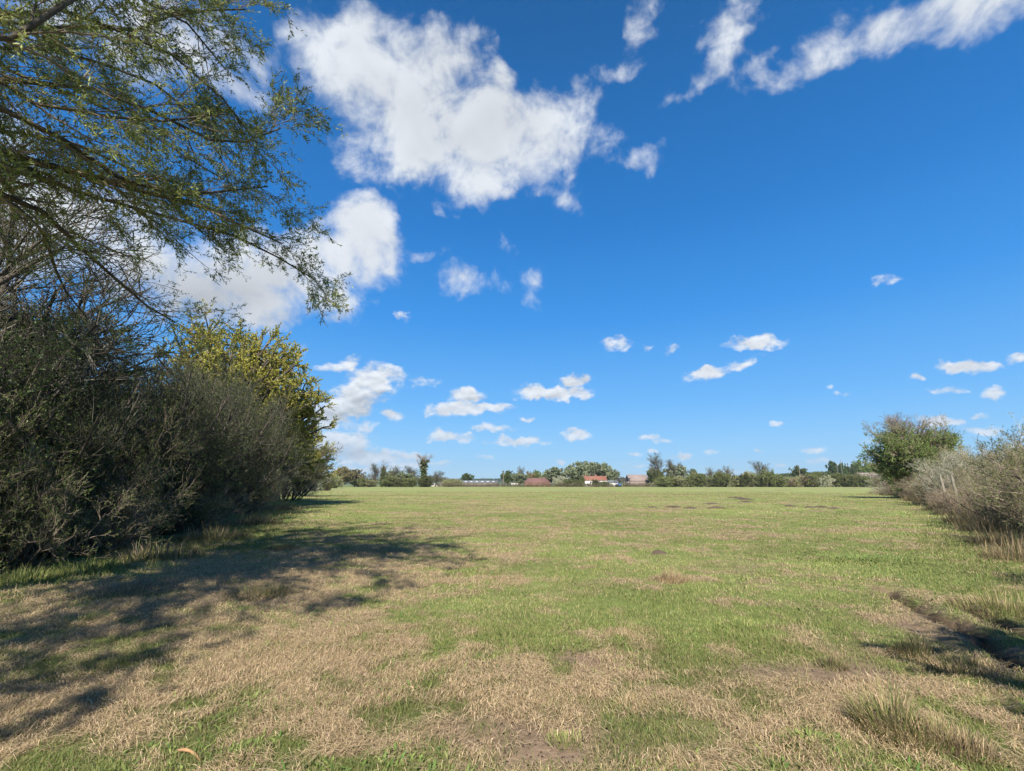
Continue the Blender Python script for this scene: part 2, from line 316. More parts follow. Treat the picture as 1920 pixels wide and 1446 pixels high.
def build_ground():
    nx, ny = 860, 900
    a = 3.2
    u = np.linspace(-1, 1, nx); b = math.asinh(6000 / a); x = a * np.sinh(b * u)
    y0 = 3.6; u0, u1 = -math.asinh((y0 + 60) / a), math.asinh(6500 / a); y = y0 + a * np.sinh(np.linspace(u0, u1, ny))
    X, Y = np.meshgrid(x, y); X, Y = X.ravel(), Y.ravel()
    Z = gz(X, Y)
    i = (np.arange(ny - 1)[:, None] * nx + np.arange(nx - 1)[None]).ravel()
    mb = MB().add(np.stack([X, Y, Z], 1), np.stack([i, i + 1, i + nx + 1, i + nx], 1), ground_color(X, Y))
    m = bpy.data.materials.new('field_ground'); m.use_nodes = True; nt = m.node_tree; N, L = nt.nodes, nt.links
    p = N['Principled BSDF']; p.inputs['Roughness'].default_value = .95; p.inputs['Specular IOR Level'].default_value = .1
    at_ = N.new('ShaderNodeAttribute'); at_.attribute_name = 'col'; g = N.new('ShaderNodeNewGeometry')
    def nz(sx, s, det=6):
        mp = N.new('ShaderNodeMapping'); mp.inputs['Scale'].default_value = sx; L.new(g.outputs['Position'], mp.inputs[0])
        t = N.new('ShaderNodeTexNoise'); t.inputs['Scale'].default_value = s; t.inputs['Detail'].default_value = det; t.inputs['Roughness'].default_value = .7; L.new(mp.outputs[0], t.inputs['Vector']); return t.outputs['Fac']
    def mr(v, a0, b0, c0, d0):
        q = N.new('ShaderNodeMapRange'); L.new(v, q.inputs[0]); q.inputs[1].default_value = a0; q.inputs[2].default_value = b0; q.inputs[3].default_value = c0; q.inputs[4].default_value = d0; return q.outputs[0]
    f1 = mr(nz((1, 1, 1), 14), .3, .7, .72, 1.28); f2 = mr(nz((.35, 1, 1), .55), .3, .7, .80, 1.2); f3 = nz((.5, 1, 1), .12)
    mu = N.new('ShaderNodeMath'); mu.operation = 'MULTIPLY'; L.new(f1, mu.inputs[0]); L.new(f2, mu.inputs[1])
    hs = N.new('ShaderNodeHueSaturation'); L.new(at_.outputs['Color'], hs.inputs['Color']); L.new(mu.outputs[0], hs.inputs['Value']); L.new(mr(f3, .3, .7, .482, .515), hs.inputs['Hue'])
    L.new(hs.outputs[0], p.inputs['Base Color'])
    bp = N.new('ShaderNodeBump'); bp.inputs['Strength'].default_value = .8; bp.inputs['Distance'].default_value = .03; L.new(nz((1, 1, 1), 22, 8), bp.inputs['Height']); L.new(bp.outputs[0], p.inputs['Normal'])
    o = mb.build('ground', m, smooth=True); tag(o, kind='structure'); return o
build_ground()

# ------------------------------------------------------------------ grass and straw (nobody could count it)
def blades(mb, x, y, h, w, lean, col, rng, z0=0., curl=.5):
    """upright or leaning blades: two quads each"""
    n = len(x); th = rng.uniform(0, 2 * np.pi, n); dx, dy = np.cos(th), np.sin(th)
    ph = th + np.pi / 2 + rng.normal(0, .5, n); sx, sy = np.cos(ph) * w / 2, np.sin(ph) * w / 2
    z = gz(x, y) + z0
    r1, r2 = np.sin(lean) * h * .5, np.sin(lean) * h * .5 + np.sin(np.minimum(lean + curl, 1.5)) * h * .5
    z1, z2 = np.cos(lean) * h * .5, np.cos(lean) * h * .5 + np.cos(np.minimum(lean + curl, 1.5)) * h * .5
    P0 = np.stack([x, y, z - .004], 1); P1 = np.stack([x + dx * r1, y + dy * r1, z + z1], 1); P2 = np.stack([x + dx * r2, y + dy * r2, z + z2], 1)
    S = np.stack([sx, sy, np.zeros(n)], 1)
    V = np.stack([P0 - S, P0 + S, P1 - S * .85, P1 + S * .85, P2 - S * .12, P2 + S * .12], 1)
    b = np.arange(n)[:, None] * 6
    q = np.stack([b + [0, 1, 3, 2], b + [2, 3, 5, 4]], 1)
    mb.add(V, q, np.repeat(col, 6, 0))
def stems(mb, x, y, l, w, col, rng, zt=.03):
    """lying straw: two slightly bent quads"""
    n = len(x); th = 7 * fbm(x * .9 + 11, y * .9, 3, 41) + rng.normal(0, .75, n); be = rng.normal(0, .35, n)
    z = gz(x, y); za, zb, zc = rng.uniform(.002, zt, n), rng.uniform(.005, zt * 1.6, n), rng.uniform(.002, zt, n)
    d1 = np.stack([np.cos(th), np.sin(th)], 1); d2 = np.stack([np.cos(th + be), np.sin(th + be)], 1); s = np.stack([-np.sin(th), np.cos(th)], 1) * (w / 2)[:, None]
    p = np.stack([x, y], 1); p1 = p + d1 * (l / 2)[:, None]; p2 = p1 + d2 * (l / 2)[:, None]
    def v(pp, zz): return np.concatenate([pp, (z + zz)[:, None]], 1)
    V = np.stack([v(p - s * .7, za), v(p + s * .7, za), v(p1 - s, zb), v(p1 + s, zb), v(p2 - s * .5, zc), v(p2 + s * .5, zc)], 1)
    b = np.arange(n)[:, None] * 6
    mb.add(V, np.stack([b + [0, 1, 3, 2], b + [2, 3, 5, 4]], 1), np.repeat(col, 6, 0))
def pick(pal, n, rng, var=.18):
    i = rng.randint(0, len(pal), n); j = rng.randint(0, len(pal), n); t = rng.rand(n, 1)
    return (pal[i] * t + pal[j] * (1 - t)) * (1 + rng.normal(0, var, (n, 1))).clip(.4, 1.7)
def wedge(rng, n, r0, r1, power, half=math.radians(58)):
    u = rng.rand(n)
    r = r0 * (r1 / r0) ** u if power == 2 else np.sqrt(r0 ** 2 + u * (r1 ** 2 - r0 ** 2))
    t = rng.uniform(-half, half, n); return r * np.sin(t), r * np.cos(t), r
def build_grass():
    rng = rs(5)
    mg, ms = MB(), MB()
    for (n, r0, r1, pw) in ((300000, 2.3, 6, 1), (1050000, 6, 110, 2)):
        x, y, r = wedge(rng, n, r0, r1, pw)
        ok = (x > side(LEFT_LINE, y) - 1.2) & (x < side(RIGHT_LINE, y) + .8); x, y, r = x[ok], y[ok], r[ok]
        dry, soil = masks(x, y); k = rng.rand(len(x))
        edge = np.exp(-((x - side(LEFT_LINE, y) - .4) / 1.3) ** 2) + .8 * np.exp(-((x - side(RIGHT_LINE, y) + 1.0) / 1.4) ** 2)
        pg = (1 - .80 * dry) * (1 - .95 * soil); g = k < pg
        tuf = fbm(x * 2.2, y * 2.2, 3, 71); tall = .6 + 1.3 * np.clip(tuf - .35, 0, 1)
        xg, yg, rg, tg, eg = x[g], y[g], r[g], tall[g], edge[g]; m = len(xg)
        h = rng.uniform(.02, .07, m) * tg * (1 + .5 * dry[g]) * (1 + 1.3 * eg) * (1 + .25 * np.clip(rg / 60, 0, 1)); w = .0034 * np.maximum(1, rg / 6.5) * rng.uniform(.7, 1.3, m)
        c = pick(GREENS, m, rng, .2); yel = rng.rand(m) < (.10 + .40 * dry[g] + .9 * np.clip(fbm(xg * .35 + 7, yg * .6, 4, 64) - .5, 0, 1)); c[yel] = pick(STRAW, yel.sum(), rng) * .92
        big = fbm(xg * .07, yg * .12, 3, 61)[:, None]; mot = fbm(xg * .5, yg * .5, 4, 63)[:, None]; c = c * (1 - .35 * (1 - big)) * (.45 + 1.1 * mot) + np.array([.15, .16, .05]) * .42 * big
        blades(mg, xg, yg, h, w, rng.uniform(.1, 1.0, m), c, rng)
        s = (~g) & (rng.rand(len(x)) < np.clip(.12 + .95 * dry, 0, .85) * (1 - np.clip(soil * 1.15, 0, .985))); xs, ys, r_ = x[s], y[s], r[s]; m = len(xs)
        stems(ms, xs, ys, rng.uniform(.025, .075, m) * rng.choice([1, 1, 1, 1, 2.3], m) * np.clip(1 + r_ / 25, 1, 2), .0026 * np.maximum(1, r_ / 6) * rng.uniform(.6, 1.4, m), pick(STRAW, m, rng, .22), rng)
    # broader clover / weed leaves
    x, y, r = wedge(rng, 26000, 2.3, 26, 2); dry, soil = masks(x, y); patch = fbm(x * 1.1 + 3, y * 1.1, 3, 55)
    ok = (patch + .5 * blob(x, y, 1640, 1050, 1.6, 2) > .60) & (soil < .6) & (x > side(LEFT_LINE, y)) & (x < side(RIGHT_LINE, y)); x, y, r = x[ok], y[ok], r[ok]; n = len(x)
    blades(mg, x, y, rng.uniform(.03, .08, n), rng.uniform(.010, .020, n) * np.maximum(1, r / 8), rng.uniform(.5, 1.35, n), pick(GREENS * [.8, .95, .8], n, rng), rng)
    o = mg.build('grass', M_GRASS); tag(o, kind='stuff', label='short green pasture grass covering the field', cat='grass')
    o = ms.build('straw', material('straw', attr=True, rough=.7, trans=.1, spec=.25)); tag(o, kind='stuff', label='cut dry straw lying over the near part of the field', cat='straw')
    rng = rs(8); mc = MB(); n = 12000
    x, y, r = wedge(rng, n, 2.3, 16, 2); dry, soil = masks(x, y); ok = rng.rand(n) < soil * 1.2 + .02; x, y = x[ok], y[ok]; n = len(x)
    z = gz(x, y); s = rng.uniform(.003, .012, n)[:, None]; c0 = np.stack([x, y, z + s[:, 0] * .3], 1)
    dirs = np.array([(1, 0, 0), (0, 1, 0), (-1, 0, 0), (0, -1, 0), (0, 0, .8), (0, 0, -.6)]); V = c0[:, None] + dirs[None] * s[:, None] * rng.uniform(.6, 1.3, (n, 6, 1))
    b = np.arange(n)[:, None] * 6; q = np.stack([b + [0, 1, 4, 4], b + [1, 2, 4, 4], b + [2, 3, 4, 4], b + [3, 0, 4, 4]], 1)
    # degenerate corners are avoided by splitting the cap into two quads
    q = np.stack([b + [0, 1, 2, 4], b + [2, 3, 0, 4]], 1)
    mc.add(V, q, np.repeat(pick(np.array([(.14, .10, .07), (.20, .16, .12), (.09, .065, .045)]), n, rng), 6, 0))
    o = mc.build('soil_crumbs', material('soil_crumb', attr=True, rough=.95)); tag(o, kind='stuff', label='loose brown soil crumbs on the bare worn patches', cat='soil')
build_grass()

# ------------------------------------------------------------------ plants
def spawn(P, R, n, t0, t1, a0, a1, l0, l1, K, rng, trop=(0, 0, 0), wob=.15, rr=.55, fall=.5):
    N, Kp = P.shape[:2]; idx = np.repeat(np.arange(N), n); M = len(idx)
    t = rng.uniform(t0, t1, M) * (Kp - 1); i = np.minimum(t.astype(int), Kp - 2); f = (t - i)[:, None]
    p = P[idx, i] * (1 - f) + P[idx, i + 1] * f; T = nrm(P[idx, i + 1] - P[idx, i])
    r = (R[idx, i] * (1 - f[:, 0]) + R[idx, i + 1] * f[:, 0]) * rr
    a = rng.uniform(a0, a1, M)[:, None]; per = nrm(np.cross(T, rng.normal(size=(M, 3))))
    d = np.cos(a) * T + np.sin(a) * per; L = rng.uniform(l0, l1, M) * (1 - fall * t / (Kp - 1)); st = (L / (K - 1))[:, None]
    out = [p]; trop = np.array(trop)
    for k in range(K - 1):
        d = nrm(d + trop * 1. / (K - 1) + rng.normal(0, wob, (M, 3))); p = p + d * st; out.append(p)
    taper = np.linspace(1, .25, K)[None]
    return np.stack(out, 1), r[:, None] * taper
def leaf_on(mb, P, n, l, w, pal, rng, t0=.1, along=.7, var=.18, up=0.):
    N, K = P.shape[:2]; idx = np.repeat(np.arange(N), n); M = len(idx)
    t = rng.uniform(t0, .999, M) * (K - 1); i = np.minimum(t.astype(int), K - 2); f = (t - i)[:, None]
    p = P[idx, i] * (1 - f) + P[idx, i + 1] * f; T = nrm(P[idx, i + 1] - P[idx, i])
    d = nrm(T * along + rng.normal(0, .6, (M, 3)) + [0, 0, up])
    s = rng.uniform(.6, 1.25, M); mb.leaves(p, d, l * s, w * s, pick(pal, M, rng, var), rng)
def from_base(n, ang0, ang1, h0, h1, K, rng, spread=.15, r=.03, trop=(0, 0, .5), wob=.1):
    th = rng.uniform(0, 2 * np.pi, n); a = rng.uniform(ang0, ang1, n); d = np.stack([np.cos(th) * np.sin(a), np.sin(th) * np.sin(a), np.cos(a)], 1)
    p = np.stack([np.cos(th) * rng.uniform(0, spread, n), np.sin(th) * rng.uniform(0, spread, n), np.full(n, -.05)], 1)
    st = (rng.uniform(h0, h1, n) / (K - 1))[:, None]; out = [p]
    for k in range(K - 1):
        d = nrm(d + np.array(trop) / (K - 1) + rng.normal(0, wob, (n, 3))); p = p + d * st; out.append(p)
    return np.stack(out, 1), r * rng.uniform(.6, 1.2, n)[:, None] * np.linspace(1, .35, K)[None]

def unit_fit(mbs, W=1., H=1.):
    """scale the collected parts of one plant so that it is H tall and W wide"""
    allv = np.concatenate([v for mb in mbs for v in mb.v]); zt = np.percentile(allv[:, 2], 99.7)
    c = np.median(allv[:, :2], 0) * 0; wd = np.percentile(np.abs(allv[:, :2] - c), 99) * 2
    for mb in mbs: mb.v = [np.concatenate([(v[:, :2] - c) * W / wd, v[:, 2:] * H / zt], 1) for v in mb.v]

G_OLIVE = np.array([(.075, .095, .028), (.10, .12, .035), (.06, .075, .022), (.13, .14, .05)])
G_FRESH = np.array([(.085, .15, .025), (.12, .19, .035), (.07, .12, .02), (.16, .21, .05)])
G_GOLD = np.array([(.40, .355, .05), (.50, .44, .08), (.29, .29, .045), (.21, .22, .04)])
G_PALE = np.array([(.26, .30, .16), (.32, .35, .21), (.20, .25, .12), (.36, .38, .26)])
G_DARK = np.array([(.045, .08, .018), (.065, .105, .022), (.035, .06, .018), (.09, .125, .03)])
G_WILLOW = np.array([(.23, .28, .06), (.32, .36, .09), (.16, .20, .045), (.42, .45, .18)])
G_RUSSET = np.array([(.26, .18, .11), (.32, .24, .15), (.20, .15, .09), (.18, .17, .07)])
T_GREY = np.array([(.13, .115, .085), (.085, .075, .055), (.17, .155, .12)])
T_BROWN = np.array([(.25, .19, .14), (.17, .13, .095), (.32, .25, .19)])
T_PALE = np.array([(.50, .43, .34), (.40, .34, .27), (.60, .53, .43)])
T_DARK = np.array([(.075, .06, .048), (.05, .04, .033), (.10, .085, .07)])

def crown_limbs(P0, n, low, rng, dome=1.):
    """limbs from the trunk to points spread over an uneven rounded crown"""
    th = rng.uniform(0, 2 * np.pi, n); cz = rng.uniform(-1, 1, n); q = rng.uniform(.6, 1., n) * (.9 + .2 * vnoise(th * 1.3, cz * 1.7 + 5, int(rng.randint(99))))
    s = np.sqrt(1 - cz ** 2); zc = (1 + low) / 2; tip = np.stack([np.cos(th) * s * q * .46, np.sin(th) * s * q * .46, zc + cz * q * (1 - low) / 2 * .95], 1)
    sz = np.clip(tip[:, 2] * rng.uniform(.35, .75, n), .1, .8); i = sz / .85 * 6; a = np.minimum(i.astype(int), 5); f = (i - a)[:, None]; st = P0[0, a] * (1 - f) + P0[0, a + 1] * f
    K = 6; t = np.linspace(0, 1, K)[None, :, None]; out = st[:, None] * (1 - t) + tip[:, None] * t
    out[..., 2] += (np.sin(t[..., 0] * np.pi) * .04); out[:, 1:] += rng.normal(0, .010, out[:, 1:].shape)
    r0 = np.interp(sz, np.linspace(0, .85, 7), np.linspace(.02, .006, 7)); return out, r0[:, None] * np.linspace(1, .3, K)[None]
def make_plant(kind, seed, W, H, far=False):
    """returns [(part name, mesh)] of one plant standing at the origin"""
    rng = rs(seed); wood, twig, leaf = MB(), MB(), MB(); lm = M_FAR_LEAF if far else M_LEAF
    def tw(P, R, pal, sides=3): twig.tubes(P, R, sides, pick(pal, len(P), rng, .15))
    parts = 2
    if kind in ('thicket', 'scrub', 'palescrub', 'bramble', 'greenbush', 'darkbush'):
        pal_t = {'thicket': T_GREY * .8, 'scrub': T_BROWN * 1.3, 'palescrub': T_PALE, 'bramble': T_BROWN * 1.35, 'greenbush': T_BROWN, 'darkbush': T_DARK}[kind]
        pal_l = {'thicket': G_OLIVE * [.72, .85, .6], 'scrub': G_OLIVE * 2.4, 'palescrub': G_PALE, 'bramble': G_RUSSET, 'greenbush': G_FRESH * [1, .9, 1], 'darkbush': G_DARK}[kind]
        ns = 34
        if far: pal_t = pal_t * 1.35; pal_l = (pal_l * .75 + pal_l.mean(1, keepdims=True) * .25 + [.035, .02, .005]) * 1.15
        P0, R0 = from_base(ns, .05, 1.25, .8, 1.25, 7, rng, .25, .018, (0, 0, .75), .12)
        P1, R1 = spawn(P0, R0, 9, .12, .98, .3, 1.1, .3, .62, 5, rng, (0, 0, .35), .2, .55)
        P2, R2 = spawn(P1, R1, 6, .15, 1, .3, 1.1, .14, .34, 4, rng, (0, 0, .25), .25, .55)
        R2 = np.maximum(R2, .0014)
        wood.tubes(P0, R0, 5)
        tw(P1, R1, pal_t); tw(P2, R2, pal_t)
        nl = {'thicket': 9, 'scrub': 9, 'palescrub': 8, 'bramble': 9, 'greenbush': 15, 'darkbush': 15}[kind]
        if not far or kind in ('thicket', 'palescrub', 'scrub'):
            P3, R3 = spawn(P2, R2, 4 if not far else 2, .2, 1, .3, 1., .07, .16, 3, rng, (0, 0, .2), .2, .6); tw(P3, np.maximum(R3, .0009 if not far else .003), pal_t)
            base = P3; nl = max(1, nl // 2)
        else: base = P2
        ll = (.017, .0085) if not far else (.075, .05)
        if far: nl = max(1, nl // 2)
        leaf_on(leaf, base, nl, ll[0], ll[1], pal_l, rng)
    elif kind in ('leafy', 'goldtree', 'palewillow', 'darktree', 'russet', 'pine'):
        pal_l = {'leafy': G_FRESH * .8 if far else G_DARK * 1.3, 'goldtree': G_GOLD, 'palewillow': G_PALE * [.95, .95, .9], 'darktree': G_DARK, 'russet': G_RUSSET if not far else (G_RUSSET + G_OLIVE) * .6, 'pine': G_DARK * [.8, 1, 1.2]}[kind]
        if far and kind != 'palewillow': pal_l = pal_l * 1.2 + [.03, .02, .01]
        low = .12 if kind in ('goldtree', 'leafy', 'russet') else .25
        P0 = np.stack([np.stack([np.linspace(0, .04, 7) * math.sin(seed), np.linspace(0, .03, 7) * math.cos(seed), np.linspace(-.02, .72, 7)], 1)]); R0 = np.linspace(.026, .006, 7)[None]
        P1, R1 = crown_limbs(P0, 130 if not far else 50, low, rng, 1.35 if kind in ('goldtree', 'palewillow') else 1.)
        P2, R2 = spawn(P1, R1, 9, .3, 1, .35, 1.1, .10, .22, 4, rng, (0, 0, .15), .2, .6)
        P3, R3 = spawn(P2, R2, 5 if not far else 3, .2, 1, .3, 1.1, .04, .09, 3, rng, (0, 0, .1), .2, .6)
        wood.tubes(P0, R0, 8); wood.tubes(P1, R1, 5); tw(P2, R2, T_BROWN); tw(P3, np.maximum(R3, .0006 if not far else .0012), T_BROWN)
        if far: leaf_on(leaf, P3, 7 if kind != 'pine' else 12, .05, .032, pal_l, rng, 0, .3)
        else: leaf_on(leaf, P3, 26, .009, .0065, pal_l, rng, 0, .3); leaf_on(leaf, P2, 34, .009, .0065, pal_l, rng, .2, .3)
    elif kind in ('bare', 'hawtree'):
        P0 = np.stack([np.stack([np.linspace(0, .06, 7) * math.sin(seed), np.linspace(0, .05, 7) * math.cos(seed), np.linspace(-.02, .7, 7)], 1)]); R0 = np.linspace(.028, .010, 7)[None]
        P1, R1 = spawn(P0, R0, 16, .25, 1, .25, .95, .35, .6, 6, rng, (0, 0, .5), .16, .6, .3)
        if kind == 'hawtree': P1, R1 = crown_limbs(P0, 60, .10, rng)
        P2, R2 = spawn(P1, R1, 9, .2, 1, .3, .9, .15, .33, 5, rng, (0, 0, .25), .2, .6)
        P3, R3 = spawn(P2, R2, 7, .15, 1, .3, 1., .07, .17, 4, rng, (0, 0, .1), .22, .6)
        mn = .0016 if far else .0011
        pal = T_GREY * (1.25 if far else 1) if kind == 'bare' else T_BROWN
        wood.tubes(P0, R0, 8); wood.tubes(P1, R1, 5); tw(P2, np.maximum(R2, mn), pal); tw(P3, np.maximum(R3, mn), pal)
        if not far:
            P4, R4 = spawn(P3, R3, 4, .15, 1, .3, 1., .03, .08, 3, rng, (0, 0, .1), .22, .6); tw(P4, np.maximum(R4, .0005), pal); base = P4
        else: base = P3
        keep = base if kind == 'bare' else base[base[:, -1, 2] + rng.normal(0, .08, len(base)) < .74]
        leaf_on(leaf, keep, 1 if kind == 'bare' else 9, (.006 if kind == 'bare' else .012) if not far else .02, (.004 if kind == 'bare' else .008) if not far else .012, G_OLIVE if kind == 'bare' else np.concatenate([G_OLIVE * 2.6, G_FRESH * 1.6]), rng)
    elif kind == 'ivytree':
        P0 = np.stack([np.stack([np.linspace(0, .05, 7), np.zeros(7), np.linspace(-.02, .8, 7)], 1)]); R0 = np.linspace(.03, .012, 7)[None]
        P1, R1 = spawn(P0, R0, 9, .4, 1, .2, .6, .35, .55, 6, rng, (0, 0, .4), .14, .6, .3); P2, R2 = spawn(P1, R1, 8, .3, 1, .3, .9, .12, .25, 4, rng, (0, 0, .2), .2, .6)
        P3, R3 = spawn(P2, R2, 5, .2, 1, .3, 1., .06, .12, 3, rng, (0, 0, .1), .2, .6)
        wood.tubes(P0, R0, 8); wood.tubes(P1, R1, 5); tw(P2, np.maximum(R2, .0016), T_BROWN); tw(P3, np.maximum(R3, .0014), T_BROWN)
        Q, S = spawn(P0, R0 * 0 + .01, 120, .02, .85, .7, 1.4, .07, .16, 3, rng, (0, 0, .2), .2); leaf_on(leaf, Q, 9, .045, .032, np.concatenate([G_DARK * 1.5, G_OLIVE]), rng, .2, .1)
        Q, S = spawn(P1, R1 * 0 + .01, 14, .0, .5, .7, 1.4, .04, .08, 3, rng, (0, 0, .2), .2); leaf_on(leaf, Q, 6, .045, .032, np.concatenate([G_RUSSET, G_OLIVE]), rng, .2, .1)
    unit_fit([m_ for m_ in (wood, twig, leaf) if m_.n], W, H)
    # keep twigs round: radii were scaled with the plant, good enough for plants of any size
    wname = 'trunk' if kind in ('leafy', 'goldtree', 'palewillow', 'darktree', 'russet', 'pine', 'bare', 'hawtree', 'ivytree') else 'stems'
    res = [(wname, wood.mesh(wname, M_BARK, True))]
    if twig.n: res.append(('twigs', twig.mesh('twigs', M_TWIG)))
    if leaf.n: res.append(('ivy' if kind == 'ivytree' else 'foliage', leaf.mesh('foliage', lm)))
    return res
PROTO = {}
def plant(name, kind, seed, x, y, H, W, label, cat, group=None, far=False, rz=0, z=None):
    key = (kind, seed, far)
    if key not in PROTO: PROTO[key] = make_plant(kind, seed, 1., 1., far)
    o = empty(name, (x, y, (g1(x, y) if z is None else z)), rz, label=label, cat=cat, group=group)
    o.scale = (W, W, H)
    for n, me in PROTO[key]:
        p = bpy.data.objects.new(n, me); COL.objects.link(p); p.parent = o
    return o

# ---- left hedge, near to far
LH = [('shrub', 'greenbush', 11, -10.4, 7.4, 3.6, 4.8, 'green leafy shrub at the near end of the left hedge, low at the left edge'),
      ('shrub', 'darkbush', 13, -11.2, 9.4, 4.9, 5.4, 'tall dark green shrub beneath the bare grey tree in the left hedge'),
      ('shrub', 'thicket', 12, -11.4, 11.4, 5.0, 5.8, 'dark tangled shrub right of the tall dark green one in the left hedge'),
      ('shrub', 'greenbush', 11, -10.4, 12.0, 3.0, 4.0, 'low green shrub in the middle of the near left hedge'),
      ('shrub', 'thicket', 14, -12.6, 14.2, 5.9, 6.4, 'tall grey twiggy willow thicket right of the bare tree'),
      ('shrub', 'darkbush', 13, -11.6, 15.6, 3.8, 4.6, 'dark leafy shrub in front of the tall grey thickets'),
      ('shrub', 'thicket', 12, -13.2, 18.0, 6.6, 6.8, 'broad rounded grey green thicket in front of the golden tree'),
      ('shrub', 'thicket', 14, -14.6, 22.5, 7.0, 7.4, 'rounded grey thicket below the right side of the golden crown'),
      ('shrub', 'thicket', 15, -16.8, 28.5, 8.0, 7.8, 'outermost pale twiggy thicket at the right end of the near left hedge'),
      ('shrub', 'darkbush', 13, -13.0, 20.6, 2.8, 4.2, 'low dark shrub at the foot of the grey thickets beside the shaded grass'),
      ('shrub', 'scrub', 16, -14.6, 26.0, 2.6, 4.6, 'low brown scrub at the foot of the left hedge near its far end'),
      ('shrub', 'scrub', 16, -9.8, 11.6, 1.7, 2.8, 'low tangle of brown briars at the foot of the left hedge'),
      ('shrub', 'scrub', 18, -11.0, 16.6, 1.8, 3.4, 'second low tangle of briars, farther along the foot of the left hedge'),
      ('shrub', 'greenbush', 20, -11.2, 13.4, 3.9, 4.0, 'leafier green shrub standing out before the tall grey thickets'),
      ('shrub', 'greenbush', 20, -10.2, 8.6, 2.9, 3.6, 'mid green shrub second from the left edge at the hedge front'),
      ('shrub', 'greenbush', 11, -9.5, 9.4, 2.2, 3.0, 'small green shrub at the shaded foot of the left hedge'),
      ('shrub', 'thicket', 15, -21.3, 45, 6.4, 8, 'pale thicket between the near left hedge and the low golden tree'),
      ('shrub', 'palescrub', 17, -29.5, 66, 4.6, 8, 'pale beige scrub below the low golden tree at the far left hedge'),
      ('shrub', 'palescrub', 17, -17.6, 33, 3.4, 4.6, 'small pale dry scrub at the corner where the near left hedge ends')]
for k, (nm, kind, seed, x, y, h, w, lab) in enumerate(LH): plant(nm, kind, seed, x, y, h, w, lab, 'shrub', 'shrubs of the left hedge', rz=k * 1.3)
plant('bare_tree', 'bare', 21, -12.8, 10.4, 10.4, 9.0, 'leafless grey tree with tangled twigs behind the near left hedge', 'tree')
plant('bare_tree', 'bare', 22, -15.4, 14.4, 10.2, 8.4, 'smaller leafless tree behind the left hedge, next to the bare grey tree', 'tree')
plant('dark_tree', 'leafy', 33, -16.2, 14.0, 7.6, 7.5, 'dark green leafy tree rising just behind the left hedge below the willow limbs', 'tree')
plant('golden_tree', 'goldtree', 31, -18.9, 31.0, 12.4, 9.6, 'golden green tree standing highest above the left hedge', 'tree', 'golden trees in the left hedge')
plant('golden_tree', 'goldtree', 32, -18.6, 35.5, 10.2, 8.0, 'golden green crown on the right shoulder of the tallest golden tree', 'tree', 'golden trees in the left hedge', rz=1.)
plant('golden_tree', 'goldtree', 31, -26.5, 60, 8.6, 8.0, 'smaller golden green tree at the far end of the left hedge, low above the grass', 'tree', 'golden trees in the left hedge', rz=2.)

